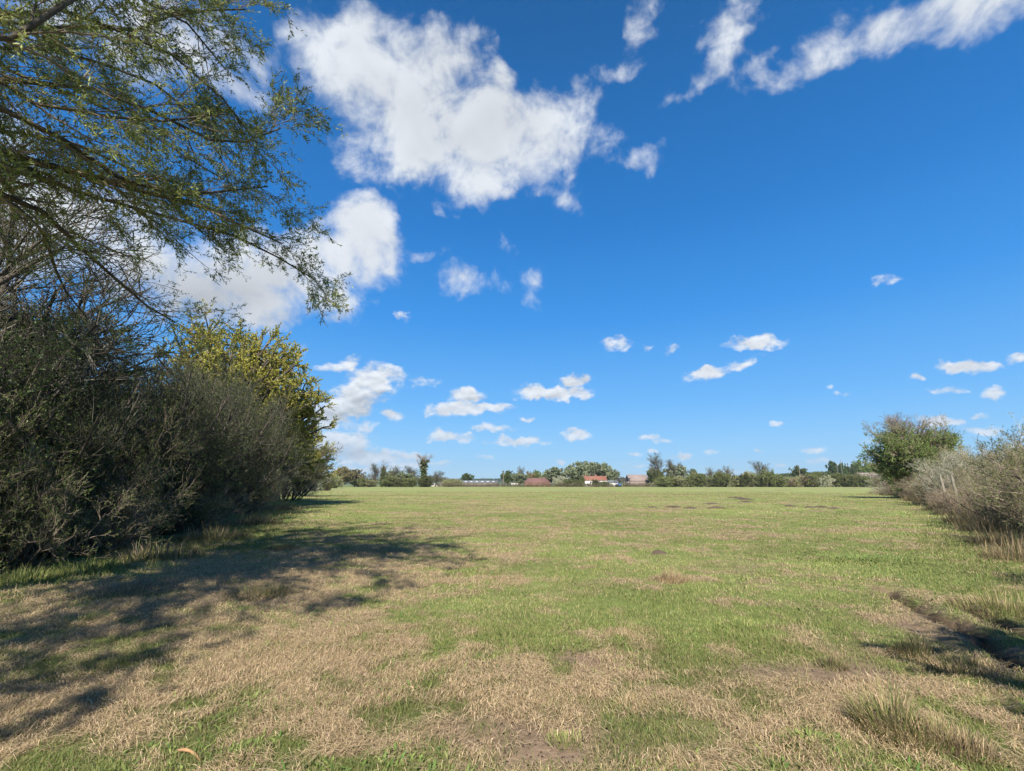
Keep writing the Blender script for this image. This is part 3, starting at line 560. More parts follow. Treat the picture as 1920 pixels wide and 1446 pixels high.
# ---- overhanging tree: trunk left of the picture, limbs reaching over the field edge
def overhang():
    rng = rs(77)
    root = empty('overhanging_tree', (-8.6, 3.2, 0), label='large willow with narrow green leaves overhanging from the left and top edges', cat='tree')
    o3 = np.array([-8.6, 3.2, 0.])
    def pt(px, py, Y): d = pdir(px, py); t = Y / d[1]; return np.array([d[0] * t, Y, EYE + d[2] * t])
    def resample(pts, K):
        pts = np.array(pts); s = np.r_[0, np.cumsum(np.linalg.norm(np.diff(pts, axis=0), axis=1))]; u = np.linspace(0, s[-1], K)
        return np.stack([np.interp(u, s, pts[:, i]) for i in range(3)], 1)
    tk = resample([(-8.6, 3.2, -.1), (-8.5, 3.25, 1.5), (-8.2, 3.2, 3.2), (-8.1, 3.0, 5.2), (-8.3, 2.6, 7.5), (-8.0, 2.4, 10), (-7.8, 2.8, 12.4)], 9)
    vis = [[tk[3], pt(-40, 275, 4.3), pt(150, 315, 4.9), pt(290, 368, 5.4), pt(420, 400, 5.8), pt(520, 455, 6.3)],
           [tk[3], pt(-60, 330, 4.2), pt(40, 370, 4.8), pt(130, 450, 5.4), pt(240, 540, 6.2), pt(330, 600, 7.0)],
           [tk[2], pt(-60, 340, 4.6), pt(30, 380, 5.2), pt(90, 460, 5.8), pt(110, 540, 6.4), pt(160, 600, 7)],
           [tk[4], pt(-40, 200, 3.8), pt(100, 255, 4.3), pt(230, 330, 4.9), pt(330, 370, 5.4), pt(500, 350, 6.0)],
           [tk[5], pt(-30, 120, 3.3), pt(60, 40, 3.5), pt(160, -20, 3.7), pt(300, -80, 4.0), pt(480, -60, 4.3)],
           [tk[4], pt(-50, 160, 4.0), pt(120, 150, 4.5), pt(280, 200, 5.0), pt(400, 280, 5.4), pt(540, 250, 5.8)],
           [tk[5], pt(-50, 40, 4.0), pt(120, 20, 4.6), pt(300, 90, 5.0), pt(420, 180, 5.4), pt(480, 260, 5.7)],
           [tk[3], pt(-60, 290, 5.4), pt(120, 345, 6.0), pt(280, 400, 6.4), pt(460, 450, 6.8), pt(590, 520, 7.0)],
           [tk[5], pt(-60, 80, 5.2), pt(100, 90, 5.8), pt(240, 140, 6.2), pt(350, 200, 6.6), pt(430, 330, 6.8)],
           [tk[4], pt(-60, 240, 6.2), pt(80, 260, 6.8), pt(220, 300, 7.2), pt(330, 380, 7.6), pt(420, 470, 7.8)],
           [tk[5], pt(-60, 130, 3.6), pt(60, 190, 3.9), pt(180, 230, 4.2), pt(300, 240, 4.6), pt(420, 220, 4.9)],
           [tk[5], pt(-60, 20, 4.6), pt(80, 60, 5.0), pt(200, 60, 5.3), pt(330, 30, 5.6), pt(470, 20, 5.8)],
           [tk[5], pt(-60, 100, 6.0), pt(60, 150, 6.5), pt(180, 190, 7.0), pt(300, 260, 7.3), pt(420, 330, 7.5)],
           [tk[6], pt(-30, -120, 3.6), pt(120, -60, 4.2), pt(260, 0, 4.6), pt(390, 60, 5.0), pt(430, 120, 5.2)]]
    L = np.stack([resample(v, 12) for v in vis]); LR = np.stack([np.linspace(r, .010, 12) for r in (.085, .06, .05, .05, .06, .045, .045, .05, .04, .04, .04, .04, .04, .04)])
    # limbs of the crown outside the picture
    hid = []
    for tip in [(-2.4, 1.2, 8.3), (-1.9, 2.6, 7.6), (-3.2, -.5, 9), (-5, -2, 9.5), (-6.5, -3, 8), (-9, -3.5, 8.5), (-12, -1.5, 8.5), (-13.5, 2, 9), (-13, 5, 8.5), (-11, 7.5, 8.2), (-8.2, 6.5, 9.6), (-6, 5.2, 9.6), (-4, 1.8, 9.6), (-9, 1, 11.4), (-6.5, 2.2, 11.2), (-4.6, -1.6, 7), (-10.5, 4.6, 10.8), (-3.6, -1.6, 5.6), (-4.6, -2.6, 6), (-3.0, .2, 6.6), (-3.2, -1, 7.4), (-5.6, -1, 6), (-1.5, 1.6, 8.8), (-1.3, 2.8, 8.8), (-2.2, .2, 9.2), (-2.6, 3, 9.0), (-4, -3, 7.6), (-6, -3.6, 6.6), (-5.6, 3.6, 10.6), (-7.5, -1.5, 10.4), (-3.4, 3.2, 10.2), (-10, -3, 7), (-12.5, .5, 7), (-6.6, 0, 7.6), (-3.6, -.5, 4.3), (-4.6, -1.2, 4.8), (-5.5, -.3, 4.4), (-6.6, -1, 4.6), (-4.2, -2.2, 6.4), (-5.6, -2.5, 7), (-3.4, -1.8, 7), (-6, .4, 5.6), (-7.5, -2, 5.5), (-2.6, -.6, 8.2), (-2, 2.2, 9.4), (-3.6, 1, 8), (-8, 5.5, 13.6), (-5, 4.6, 13), (-6.2, 6.2, 12.4), (-3.8, 4.4, 11.8), (-9.5, 6.5, 12.6), (-2.8, 3.6, 10.6), (-10, 4, 13.5), (-7, 3, 14.6), (-4.6, 2.6, 12.6), (-11.5, 6, 11.6)]:
        tip = np.array(tip); st = tk[rng.randint(4, 8)]; mid = (st + tip) / 2 + [0, 0, .8]; hid.append(resample([st, (st + mid) / 2 + [0, 0, .3], mid, tip], 12))
    Hd = np.stack(hid); HR = np.tile(np.linspace(.05, .006, 12), (len(hid), 1))
    Hd += rng.normal(0, .05, Hd.shape) * np.linspace(0, 1, 12)[None, :, None]; L[:, 2:] += rng.normal(0, .035, L[:, 2:].shape)
    tr = MB(); tr.tubes(tk[None], np.linspace(.26, .10, 9)[None], 12); tr.v = [v - o3 for v in tr.v]; tr.build('trunk', M_BARK, root, True)
    lb = MB(); lb.tubes(L, LR, 7); lb.tubes(Hd, HR, 6); lb.v = [v - o3 for v in lb.v]; lb.build('limbs', M_BARK, root, True)
    tw, lf = MB(), MB()
    def branchout(P, R, n1, n2, n3, nl, fine):
        A, AR = spawn(P, R, n1, .22, 1, .25, .85, .7, 1.5, 7, rng, (.15, .15, -.15), .13, .55, .3)
        B, BR = spawn(A, AR, n2, .15, 1, .25, .8, .3, .75, 6, rng, (.05, .05, -.2), .17, .55, .4)
        C, CR = spawn(B, BR, n3, .15, 1, .25, .9, .10, .30, 4, rng, (0, 0, -.05), .2, .6, .4)
        tw.tubes(A, np.maximum(AR, .003), 4, pick(T_BROWN, len(A), rng)); tw.tubes(B, np.maximum(BR, .0018), 3, pick(T_BROWN, len(B), rng)); tw.tubes(C, np.maximum(CR, .0012), 3, pick(T_BROWN, len(C), rng))
        # keep the lower left twigs thinner in leaf, the upper crown full
        leaf_on(lf, C, nl, .050 if fine else .06, .0135 if fine else .02, G_WILLOW, rng, .05, .8, .22, 0.); leaf_on(lf, B[:, 3:], 5, .050, .0135, G_WILLOW, rng, .1, .8, .22)
    branchout(L[[0, 3, 5, 7]], LR[[0, 3, 5, 7]], 17, 9, 8, 8, True)
    branchout(L[[1, 2, 9]], LR[[1, 2, 9]], 16, 8, 6, 5, True)
    ii = [4, 6, 8, 10, 11, 12, 13]; branchout(L[ii], LR[ii], 14, 9, 8, 7, True)
    branchout(Hd, HR, 15, 7, 5, 9, False)
    for mb in (tw, lf): mb.v = [v - o3 for v in mb.v]
    tw.build('twigs', M_TWIG, root); lf.build('foliage', M_LEAF, root)
overhang()

# ---- right hedge
def rl(y, off=0): return side(RIGHT_LINE, y) + off
RH = [(-2.5, -.45, 'leafy', 33, 7.0, 5.9, 'dark green leafy tree outside the right edge, its shade filling the bottom right corner'),
      (-1.2, -1.6, 'darkbush', 13, 4.4, 4.6, 'tall green shrub just outside the right edge that shades the corner'),
      (4.6, .9, 'thicket', 12, 3.4, 4.2, 'grey thicket just outside the right edge beside the rutted ground'),
      (10.4, 2.6, 'scrub', 16, 2.7, 3.8, 'brown twiggy shrub at the right edge, nearest of the right hedge'),
      (12.6, 1.6, 'scrub', 18, 2.1, 3.4, 'brown olive shrub low at the right edge beside the nearest one'),
      (14.6, 2.4, 'greenbush', 20, 3.2, 4.4, 'tall olive shrub rising above the right edge of the hedge'),
      (17.2, 1.4, 'scrub', 16, 2.5, 3.6, 'olive brown shrub right of the leaning posts'),
      (17.8, 4.2, 'palescrub', 17, 3.8, 4.8, 'pale feathery shrub high at the right edge'),
      (20.5, 1.0, 'bramble', 19, 1.5, 3.2, 'low russet bramble in front of the leaning posts'),
      (21.5, 4.0, 'palescrub', 17, 3.4, 5.0, 'pale grey feathery shrub right of the leaning posts'),
      (24.0, .9, 'bramble', 19, 1.5, 3.4, 'low russet bramble at the foot of the leaning posts'),
      (27.5, 4.2, 'greenbush', 20, 3.5, 5.8, 'fresh green shrub behind the leaning posts'),
      (27.5, .8, 'bramble', 19, 1.6, 3.6, 'low brown bramble left of the leaning posts'),
      (33.0, 4.6, 'palescrub', 17, 4.2, 6.2, 'pale feathery shrub behind the green shrub of the right hedge'),
      (33.0, 1.6, 'palescrub', 23, 3.9, 5.6, 'pale grey rounded shrub left of the leaning posts'),
      (36.0, .6, 'scrub', 18, 2.2, 5.0, 'low brown scrub at the foot of the pale rounded shrub'),
      (40.0, 3.0, 'scrub', 18, 4.6, 7.0, 'brown shrub at the foot of the hedge tree'),
      (44.0, .9, 'bramble', 19, 2.4, 6.0, 'dark brown bramble below the hedge tree'),
      (52.0, 1.6, 'scrub', 16, 3.0, 7.0, 'low purple brown shrub left of the hedge tree foot'),
      (64.0, 1.8, 'bramble', 19, 2.8, 8.0, 'low brown scrub at the far end of the right hedge'),
      (78.0, 2.0, 'palescrub', 23, 2.8, 9.0, 'small beige scrub closing the far end of the right hedge'),
      (38.0, 10.0, 'scrub', 18, 5.0, 8.0, 'brown shrub behind the right hedge, right of the hedge tree')]
for k, (y, off, kind, seed, h, w, lab) in enumerate(RH):
    plant('hedge_shrub', kind, seed, rl(y, off), y, h, w, lab, 'shrub', 'shrubs of the right hedge', rz=k * 1.7)
plant('hawthorn_tree', 'hawtree', 24, at(1722, 50), 50, 8.6, 7.0, 'olive leaved tree with bare upper twigs standing out of the right hedge', 'tree')
# leaning fence posts in the right hedge
def post(px, topy, Y, lean, lab):
    x = at(px, Y); h = ht(topy, Y); o = empty('fence_post', (x, Y, g1(x, Y)), 0, label=lab, cat='fence post', group='leaning fence posts in the right hedge')
    mb = MB(); K = 6; P = np.stack([np.linspace(0, lean, K), np.zeros(K), np.linspace(-.1, h, K)], 1)[None]; mb.tubes(P, np.array([[.075, .072, .07, .068, .066, .05]]), 8); mb.tubes(np.array([[P[0, -1], P[0, -1] + [0, 0, .012]]]), np.array([[.05, .001]]), 8)
    mb.build('post_shaft', material('weathered_post', (.30, .26, .20), .9, noise=(.22, .19, .15), nscale=9, bump=.01, bscale=40), o, True)
    w = MB(); w.tubes(np.array([[(-.07, -.078, h * .8), (0, -.085, h * .81), (.07, -.078, h * .8)]]), np.full((1, 3), .004), 4); w.build('staple', material('rusty_wire', (.2, .12, .08), .6), o)
post(1772, 893, 26.0, -.20, 'leaning pale fence post, leftmost of the three in the right hedge')
post(1792, 892, 23.8, -.14, 'leaning pale fence post, middle of the three in the right hedge')
post(1822, 890, 22.2, -.10, 'leaning pale fence post, rightmost of the three in the right hedge')

ORD = ['first', 'second', 'third', 'fourth', 'fifth', 'sixth', 'seventh', 'eighth', 'ninth', 'tenth', 'eleventh', 'twelfth', 'thirteenth']
# ------------------------------------------------------------------ tussocks, tufts, molehills, stick
def tussock(px, py, r, n, h, pal, lab, name='grass_tussock', aspect=1., lean=(.1, .9), w=.005):
    x, y = gp(px, py); rng = rs(int(px * 7 + py)); mb = MB()
    a = rng.uniform(0, 2 * np.pi, n); q = np.sqrt(rng.rand(n)) * r; bx, by = x + np.cos(a) * q * aspect, y + np.sin(a) * q
    # blades fan outward from the middle
    hh = h * rng.uniform(.3, 1.15, n) * (1 - .5 * (q / r)) * (.55 + .9 * vnoise(bx * 9, by * 9, 3)); ln = lean[0] + (lean[1] - lean[0]) * (q / r) * rng.uniform(.4, 1.3, n); ww = rng.uniform(.6, 1.3, n) * w
    th = a + rng.normal(0, .6, n); dx, dy = np.cos(th), np.sin(th); S = np.stack([-np.sin(th + rng.normal(0, .6, n)) * ww / 2, np.cos(th) * ww / 2, 0 * th], 1)
    z = gz(bx, by); P = []
    cx, cz = np.zeros(n), np.zeros(n)
    for k in range(4):
        P.append(np.stack([bx + dx * cx, by + dy * cx, z + cz - .003], 1)); an = ln * (.5 + .45 * k); cx = cx + np.sin(an) * hh / 3; cz = cz + np.cos(an) * hh / 3
    cs = [1, .9, .65, .1]; V = np.stack([P[k] + sg * S * cs[k] for k in range(4) for sg in (-1, 1)], 1); b = np.arange(n)[:, None] * 8
    mb.add(V, np.stack([b + [0, 1, 3, 2], b + [2, 3, 5, 4], b + [4, 5, 7, 6]], 1), np.repeat(pick(pal, n, rng, .22), 8, 0))
    z0 = g1(x, y); mb.v = [v - [x, y, z0] for v in mb.v]
    o = mb.build(name, M_GRASS); o.location = (x, y, z0); tag(o, lab, 'grass tuft', 'grass tussocks in the field')
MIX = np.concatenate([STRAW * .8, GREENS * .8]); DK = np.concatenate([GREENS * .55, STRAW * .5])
tussock(1672, 1375, .20, 1000, .27, MIX, 'tall brown and green tussock at the bottom right, nearest its corner', lean=(.15, 1.1), aspect=1.1)
tussock(1745, 1400, .19, 1000, .19, MIX, 'broad dry tussock right of the tall one at the bottom right', aspect=1.5)
tussock(1815, 1422, .15, 500, .17, STRAW * .8, 'straw coloured tuft at the right end of the bottom right tussocks')
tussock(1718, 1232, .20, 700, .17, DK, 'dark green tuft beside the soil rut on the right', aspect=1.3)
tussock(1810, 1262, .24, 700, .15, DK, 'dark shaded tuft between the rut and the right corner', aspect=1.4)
tussock(1880, 1150, .5, 1400, .26, MIX, 'pale long grass tuft beyond the soil rut at the right edge', aspect=1.2)
tussock(1262, 1090, .26, 700, .26, STRAW * .95, 'lone straw coloured tuft in the open grass right of centre')
tussock(1560, 1252, .14, 380, .10, DK, 'small dark tuft left of the rut tufts')
tussock(1400, 1178, .42, 900, .09, GREENS * 1.15, 'low bright green grass patch below the lone straw tuft', aspect=1.4, lean=(.4, 1.2))
tussock(1525, 1400, .15, 420, .10, GREENS, 'small dark green weed clump at the bottom edge left of the tall tussocks', 'weed_clump', 1.5, (.6, 1.3), .012)
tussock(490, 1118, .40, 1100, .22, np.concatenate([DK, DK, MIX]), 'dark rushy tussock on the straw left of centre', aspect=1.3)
tussock(240, 1110, .6, 1500, .22, np.concatenate([STRAW * .55, T_BROWN]), 'heap of brown dead grass in the left shade', 'dead_grass_heap', 1.3, (.6, 1.4))
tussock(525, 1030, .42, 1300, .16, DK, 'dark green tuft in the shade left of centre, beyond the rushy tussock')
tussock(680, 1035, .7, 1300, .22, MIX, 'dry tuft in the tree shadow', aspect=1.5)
tussock(150, 1165, .30, 500, .12, GREENS, 'green tuft in the shade near the left edge')
tussock(1060, 1400, .12, 200, .10, GREENS * 1.1, 'small pale green tuft on the bare soil at the bottom')
tussock(1180, 1330, .14, 170, .09, STRAW, 'small straw wisp beside the bare soil patch')
tussock(440, 1425, .20, 260, .09, GREENS, 'small green clump right of the stick at the bottom', 'weed_clump', 1.2, (.5, 1.2), .010)
tussock(500, 1215, .14, 120, .07, GREENS * 1.1, 'tiny bright green weed on the straw left of centre', 'weed_clump', 1., (.5, 1.2), .012)
for k, (px, py, r, h) in enumerate([(1905, 1052, .5, .55), (1880, 1022, .6, .6), (1852, 998, .7, .75), (1825, 983, .8, .85), (1800, 968, .9, .9), (1778, 959, 1.0, 1.0), (1756, 950, 1.1, 1.1), (1735, 943, 1.3, 1.1), (1712, 936, 1.6, 1.2), (1688, 930, 2.0, 1.2), (1662, 925, 2.4, 1.3)]):
    tussock(px, py, r, 900, h, np.concatenate([STRAW * .75, STRAW * .9, T_BROWN, GREENS * .5]), f'{["pinkish", "pale", "greyish"][k % 3]} clump of tall dead grass below the right hedge, {ORD[k]} from the right edge', 'dead_grass_clump', 1.3, (.05, .6), .008 * (1 + k * .28))
for k, (px, py, r, h, g) in enumerate([(40, 1092, .6, .3, 1), (170, 1072, .6, .32, 1), (300, 1048, .7, .5, 0), (400, 1012, .8, .5, 0), (470, 985, .9, .6, 0), (520, 958, 1.1, .7, 0)]):
    tussock(px, py, r, 900, h, GREENS * .8 if g else np.concatenate([STRAW * .6, T_BROWN, GREENS * .5]), f'{"lush green" if g else "dead brown"} grass clump under the left hedge, {ORD[k]} from the left edge', 'hedge_foot_grass', 1.3, (.1, .9), .007 * (1 + k * .25))
tussock(1610, 1050, .9, 1300, .10, GREENS * [.8, .95, .9], 'darker green clover patch on the right of the field', 'weed_clump', 1.4, (.6, 1.3), .016)

M_SOIL = material('mole_soil', (.075, .052, .04), .95, noise=(.12, .085, .06), nscale=25, bump=.02, bscale=60)
def molehill(px, py, r, h, lab):
    x, y = gp(px, py); rng = rs(int(px)); n, k = 26, 9; V = []
    for j in range(k):
        t = j / (k - 1); rad = r * (1 - t)
        for i in range(n):
            a = i / n * 2 * math.pi; q = rad * (1 + .25 * math.sin(3 * a + px) + rng.normal(0, .07)); V.append((q * math.cos(a) * 1.2, q * math.sin(a), h * (math.sin(t * math.pi / 2) ** .9) * (1 + rng.normal(0, .09)) - .02))
    q = [(j * n + i, j * n + (i + 1) % n, (j + 1) * n + (i + 1) % n, (j + 1) * n + i) for j in range(k - 1) for i in range(n)]
    o = MB().add(V, q).build('molehill', M_SOIL, None, True); o.location = (x, y, g1(x, y)); tag(o, lab, 'molehill', 'molehills in the field')
molehill(1234, 1040, .17, .09, 'dark crumbly molehill standing alone right of centre, nearest of all')
for px, py, r, lab in ((1224, 953.5, .38, 'small dark molehill far out, leftmost of the far row'), (1263, 953, .5, 'brown molehill far out, second of the far row from the left'), (1294, 955, .4, 'dark molehill far out, third of the far row from the left'),
        (1334, 947, .5, 'flat brown molehill beyond the far row'), (1342, 954.5, .45, 'flat molehill just below the flat brown one'), (1382, 936.5, .9, 'reddish molehill patch farthest out in the field'), (1396, 939, .8, 'reddish molehill just right of the farthest one'),
        (1480, 951, .45, 'dark molehill left of the pair on the right of the field'), (1517, 954, .35, 'small round dark molehill, left of the pair on the right'), (1540, 953.5, .45, 'wider dark molehill, right of the pair on the right'), (1562, 956, .3, 'tiny molehill right of the pair'),
        (1400, 944, .5, 'thin molehill right of the flat brown one')):
    molehill(px, py, r, .10 + .05 * r, lab)
def stick():
    x, y = gp(355, 1424); mb = MB(); K = 8; t = np.linspace(0, 1, K)
    P = np.stack([-.11 + .22 * t, .03 * np.sin(t * 3) + .05 - .12 * t, .022 + .006 * np.sin(t * 5)], 1)[None]
    mb.tubes(P, (np.array([.003, .009, .010, .008, .009, .008, .006, .002]))[None], 8); o = mb.build('stick', material('peeled_wood', (.42, .24, .11), .8, noise=(.24, .14, .07), nscale=12), None, True)
    o.location = (x, y, g1(x, y)); tag(o, 'short orange brown piece of peeled wood lying on straw at the bottom left', 'stick')
stick()

# ------------------------------------------------------------------ far field boundary (about 280 m away)
D = 280.
def far(name, kind, seed, px, top, wpx, lab, cat='tree', Y=D, group=None, z0=0., rz=None):
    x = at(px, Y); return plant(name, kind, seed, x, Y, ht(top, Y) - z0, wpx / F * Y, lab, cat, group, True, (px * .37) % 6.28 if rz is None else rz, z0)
BG = 'bushes of the far hedgerow'; TG = 'trees along the far field edge'
FT = [('bush', 'greenbush', 1, 612, 884, 30, 'green bush at the left end of the far hedgerow', 120), ('bush', 'palescrub', 3, 588, 876, 30, 'pale twiggy bush between the left hedge and the far hedgerow', 110),
  ('bush', 'scrub', 2, 628, 890, 26, 'brown bush next to the green one at the left end of the far hedgerow', 200),
  ('tree', 'russet', 1, 641, 876, 34, 'round russet tree, nearest the left hedge on the far field edge', 270), ('tree', 'russet', 2, 665, 881, 36, 'lower russet tree right of the round one', 290),
  ('bush', 'greenbush', 2, 675, 897, 34, 'green bush in front of the russet trees', D), ('bush', 'scrub', 3, 693, 900, 30, 'brown scrub left of the ivy column tree', D),
  ('tree', 'bare', 1, 703, 869, 26, 'bare tree left of the narrow ivy column tree', 290), ('tree', 'ivytree', 1, 716, 862, 16, 'narrow ivy covered tree, a dark column on the far edge', 278),
  ('tree', 'bare', 2, 743, 873, 24, 'small bare tree right of the narrow ivy column', 300), ('tree', 'bare', 1, 770, 874, 32, 'pale bare tree left of the tall ivy tree', 310),
  ('tree', 'ivytree', 2, 794, 850, 34, 'tall ivy clad tree with spread bare top, highest on the left of the far edge', 275), ('tree', 'bare', 2, 816, 883, 34, 'low pale bare tree right of the tall ivy tree', 300),
  ('bush', 'greenbush', 3, 728, 893, 34, 'green bush right of the narrow ivy column', D), ('bush', 'thicket', 1, 750, 895, 34, 'grey green bush between the two ivy trees', D), ('bush', 'greenbush', 1, 770, 894, 34, 'olive bush left of the tall ivy tree', D),
  ('bush', 'darkbush', 1, 798, 892, 30, 'dark bush at the foot of the tall ivy tree', 274), ('tree', 'palewillow', 3, 755, 884, 30, 'pale grey green tree between the ivy trees', 300), ('tree', 'palewillow', 3, 725, 880, 28, 'pale grey tree behind the narrow ivy column', 310),
  ('tree', 'darktree', 1, 876, 888, 22, 'small dark round tree above the long grey shed', 420), ('bush', 'scrub', 2, 846, 899, 40, 'brown bush left of the long grey shed', 290),
  ('tree', 'darktree', 2, 952, 883, 24, 'dark green round tree right of the pole by the long shed', 330), ('tree', 'bare', 3, 975, 874, 18, 'slim grey tree behind the dark brown roof', 330),
  ('tree', 'palewillow', 3, 974, 886, 28, 'pale grey green tree below the slim grey one', 320), ('tree', 'russet', 3, 993, 884, 22, 'russet tree behind the dark brown roof', 340), ('tree', 'leafy', 1, 1007, 882, 17, 'green tree right of the russet one behind the brown roof', 340),
  ('tree', 'palewillow', 1, 1045, 877, 44, 'pale willow between the brown roof and the great willow', 310), ('tree', 'palewillow', 2, 1084, 867, 44, 'great pale willow left of the cottage', 320),
  ('tree', 'palewillow', 1, 1108, 866, 48, 'great pale willow behind the cottage roof', 330), ('tree', 'palewillow', 2, 1134, 869, 34, 'tall pale willow above the right end of the cottage', 335), ('tree', 'palewillow', 1, 1150, 881, 24, 'lowest pale willow right of the cottage', 335),
  ('tree', 'palewillow', 3, 1026, 884, 26, 'small pale tree right of the brown roof', 320), ('bush', 'palescrub', 3, 1050, 893, 26, 'pale pinkish bush below the pale willow', 295), ('bush', 'greenbush', 2, 1066, 898, 30, 'green bush left of the cottage', 292), ('bush', 'darkbush', 2, 1092, 893, 10, 'narrow dark bush at the left wall of the cottage', 300),
  ('bush', 'greenbush', 1, 1084, 899, 20, 'small green bush in front of the cottage left corner', 288), ('bush', 'darkbush', 1, 1117, 899, 20, 'dark green bush in front of the cottage wall', 285), ('bush', 'greenbush', 3, 1133, 903, 18, 'low green bush at the right corner of the cottage', 285),
  ('tree', 'darktree', 1, 1224, 878, 18, 'small dark tree beside the old barn', 300), ('tree', 'bare', 3, 1236, 849, 34, 'tallest bare tree on the far edge, right of the old barn', 285), ('bush', 'darkbush', 2, 1237, 880, 20, 'ivy bush on the foot of the tallest bare tree', 283),
  ('tree', 'bare', 1, 1262, 862, 30, 'bare beige tree right of the tallest one', 290), ('tree', 'bare', 2, 1280, 868, 28, 'smaller bare beige tree, second right of the tallest one', 290), ('tree', 'palewillow', 3, 1268, 872, 38, 'beige haze leaved tree among the bare ones', 292),
  ('tree', 'darktree', 2, 1301, 880, 18, 'small dark round tree between bare trees and the hedgerow', 380), ('tree', 'bare', 2, 1335, 876, 18, 'small bare tree above the middle of the hedgerow', 310), ('tree', 'bare', 3, 1368, 873, 18, 'slim bare tree right of the small bare one above the hedgerow', 310), ('tree', 'bare', 1, 1350, 879, 16, 'thin bare tree between two others above the hedgerow', 320),
  ('tree', 'bare', 1, 1428, 864, 32, 'bare pale fan shaped tree over the hedgerow', 290), ('tree', 'darktree', 3, 1500, 874, 24, 'dark round tree beyond the hedgerow beside a pole', 420)]
for nm, kind, seed, px, top, w, lab, Y in FT:
    far({'bush': 'bush', 'tree': 'bare_tree' if kind in ('bare',) else 'ivy_tree' if kind == 'ivytree' else 'willow_tree' if kind == 'palewillow' else 'round_tree'}[nm], kind, seed, px, top, w, lab, nm, Y, BG if nm == 'bush' else TG)
HB = [(1246, 892, 30, 'greenbush'), (1262, 896, 24, 'darkbush'), (1280, 893, 32, 'scrub'), (1296, 889, 24, 'greenbush'), (1312, 888, 26, 'greenbush'), (1328, 894, 22, 'palescrub'), (1344, 892, 26, 'darkbush'), (1356, 885, 34, 'greenbush'), (1378, 892, 24, 'scrub'),
  (1394, 887, 28, 'darkbush'), (1408, 884, 26, 'scrub'), (1425, 887, 24, 'greenbush'), (1441, 881, 30, 'greenbush'), (1462, 893, 28, 'greenbush'), (1480, 896, 28, 'bramble'), (1496, 893, 26, 'scrub'), (1514, 891, 26, 'bramble'), (1528, 886, 30, 'greenbush'),
  (1548, 892, 26, 'palescrub'), (1566, 887, 30, 'greenbush'), (1584, 890, 24, 'darkbush'), (1600, 887, 30, 'greenbush'), (1618, 893, 28, 'greenbush'), (1636, 895, 26, 'bramble'), (1652, 896, 28, 'greenbush')]
LOOK = {'greenbush': 'green', 'darkbush': 'dark green', 'scrub': 'brownish olive', 'palescrub': 'pale beige', 'bramble': 'purple brown'}
for k, (px, top, w, kind) in enumerate(HB):
    lab = f'{LOOK[kind]} bush, {ORD[k]} to the right of the tallest bare tree' if k < 12 else f'{LOOK[kind]} bush, {ORD[k - 12]} to the right of the fan shaped bare tree'
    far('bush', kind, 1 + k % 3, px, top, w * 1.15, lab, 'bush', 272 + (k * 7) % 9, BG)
# low clipped hedge in front of the farm
def low_hedge(px0, px1, top, Y, lab):
    rng = rs(int(px0)); x0, x1 = at(px0, Y), at(px1, Y); h = ht(top, Y); n = int((x1 - x0) * 60); mb = MB()
    p = np.stack([rng.uniform(0, x1 - x0, n), rng.uniform(-.8, .8, n), h * rng.uniform(0, 1, n) ** .8 * (.85 + .2 * np.sin(np.arange(n) % 97))], 1)
    pal = np.concatenate([G_OLIVE, T_BROWN, G_RUSSET * .8]); mb.leaves(p, nrm(rng.normal(size=(n, 3)) + [0, 0, .6]), .5, .3, pick(pal, n, rng, .2), rng)
    st = MB(); m = int((x1 - x0) / 1.2) + 2; xs = np.linspace(.1, x1 - x0 - .1, m); P = np.stack([np.stack([xs, xs * 0, xs * 0 + z], 1) for z in (-.05, h * .45, h * .9)], 1); st.tubes(P, np.tile([.05, .04, .02], (m, 1)), 4, T_BROWN[0])
    o = empty('clipped_hedge', (x0, Y, 0), label=lab, cat='hedge'); mb.build('foliage', M_FAR_LEAF, o); st.build('stems', M_TWIG, o)
low_hedge(818, 990, 906.2, 282, 'low brown clipped hedge in front of the long grey shed')
low_hedge(990, 1150, 906.5, 281, 'low clipped hedge in front of the brown roof and cottage')
low_hedge(1168, 1232, 905.5, 281, 'low hedge in front of the old barn')

# ------------------------------------------------------------------ farm buildings
M_TILE = material('red_tile', (.20, .095, .065), .85, noise=(.24, .09, .055), nscale=1.2, bump=.03, bscale=6)
M_BTILE = material('brown_tile', (.17, .09, .075), .85, noise=(.15, .08, .065), nscale=1.0, bump=.03, bscale=6)
M_WHITE = material('white_render', (.62, .60, .55), .8, noise=(.5, .47, .42), nscale=.8)
M_BRICK = material('brick', (.30, .15, .10), .9, noise=(.22, .12, .09), nscale=2.)
M_GREYR = material('fibre_roof', (.12, .125, .12), .8, noise=(.11, .12, .12), nscale=.5)
M_LIGHTP = material('rooflight', (.5, .52, .53), .5)
M_DARKW = material('dark_glass_and_openings', (.03, .035, .04), .3)  # window glass, also the dark slabs that stand for barn openings
M_STEEL = material('dark_steel', (.06, .05, .05), .7)
M_PINK = material('old_sheet', (.27, .215, .19), .85, noise=(.19, .145, .125), nscale=.6)
M_POLE = material('pole_wood', (.30, .25, .20), .9, noise=(.2, .17, .14), nscale=4)
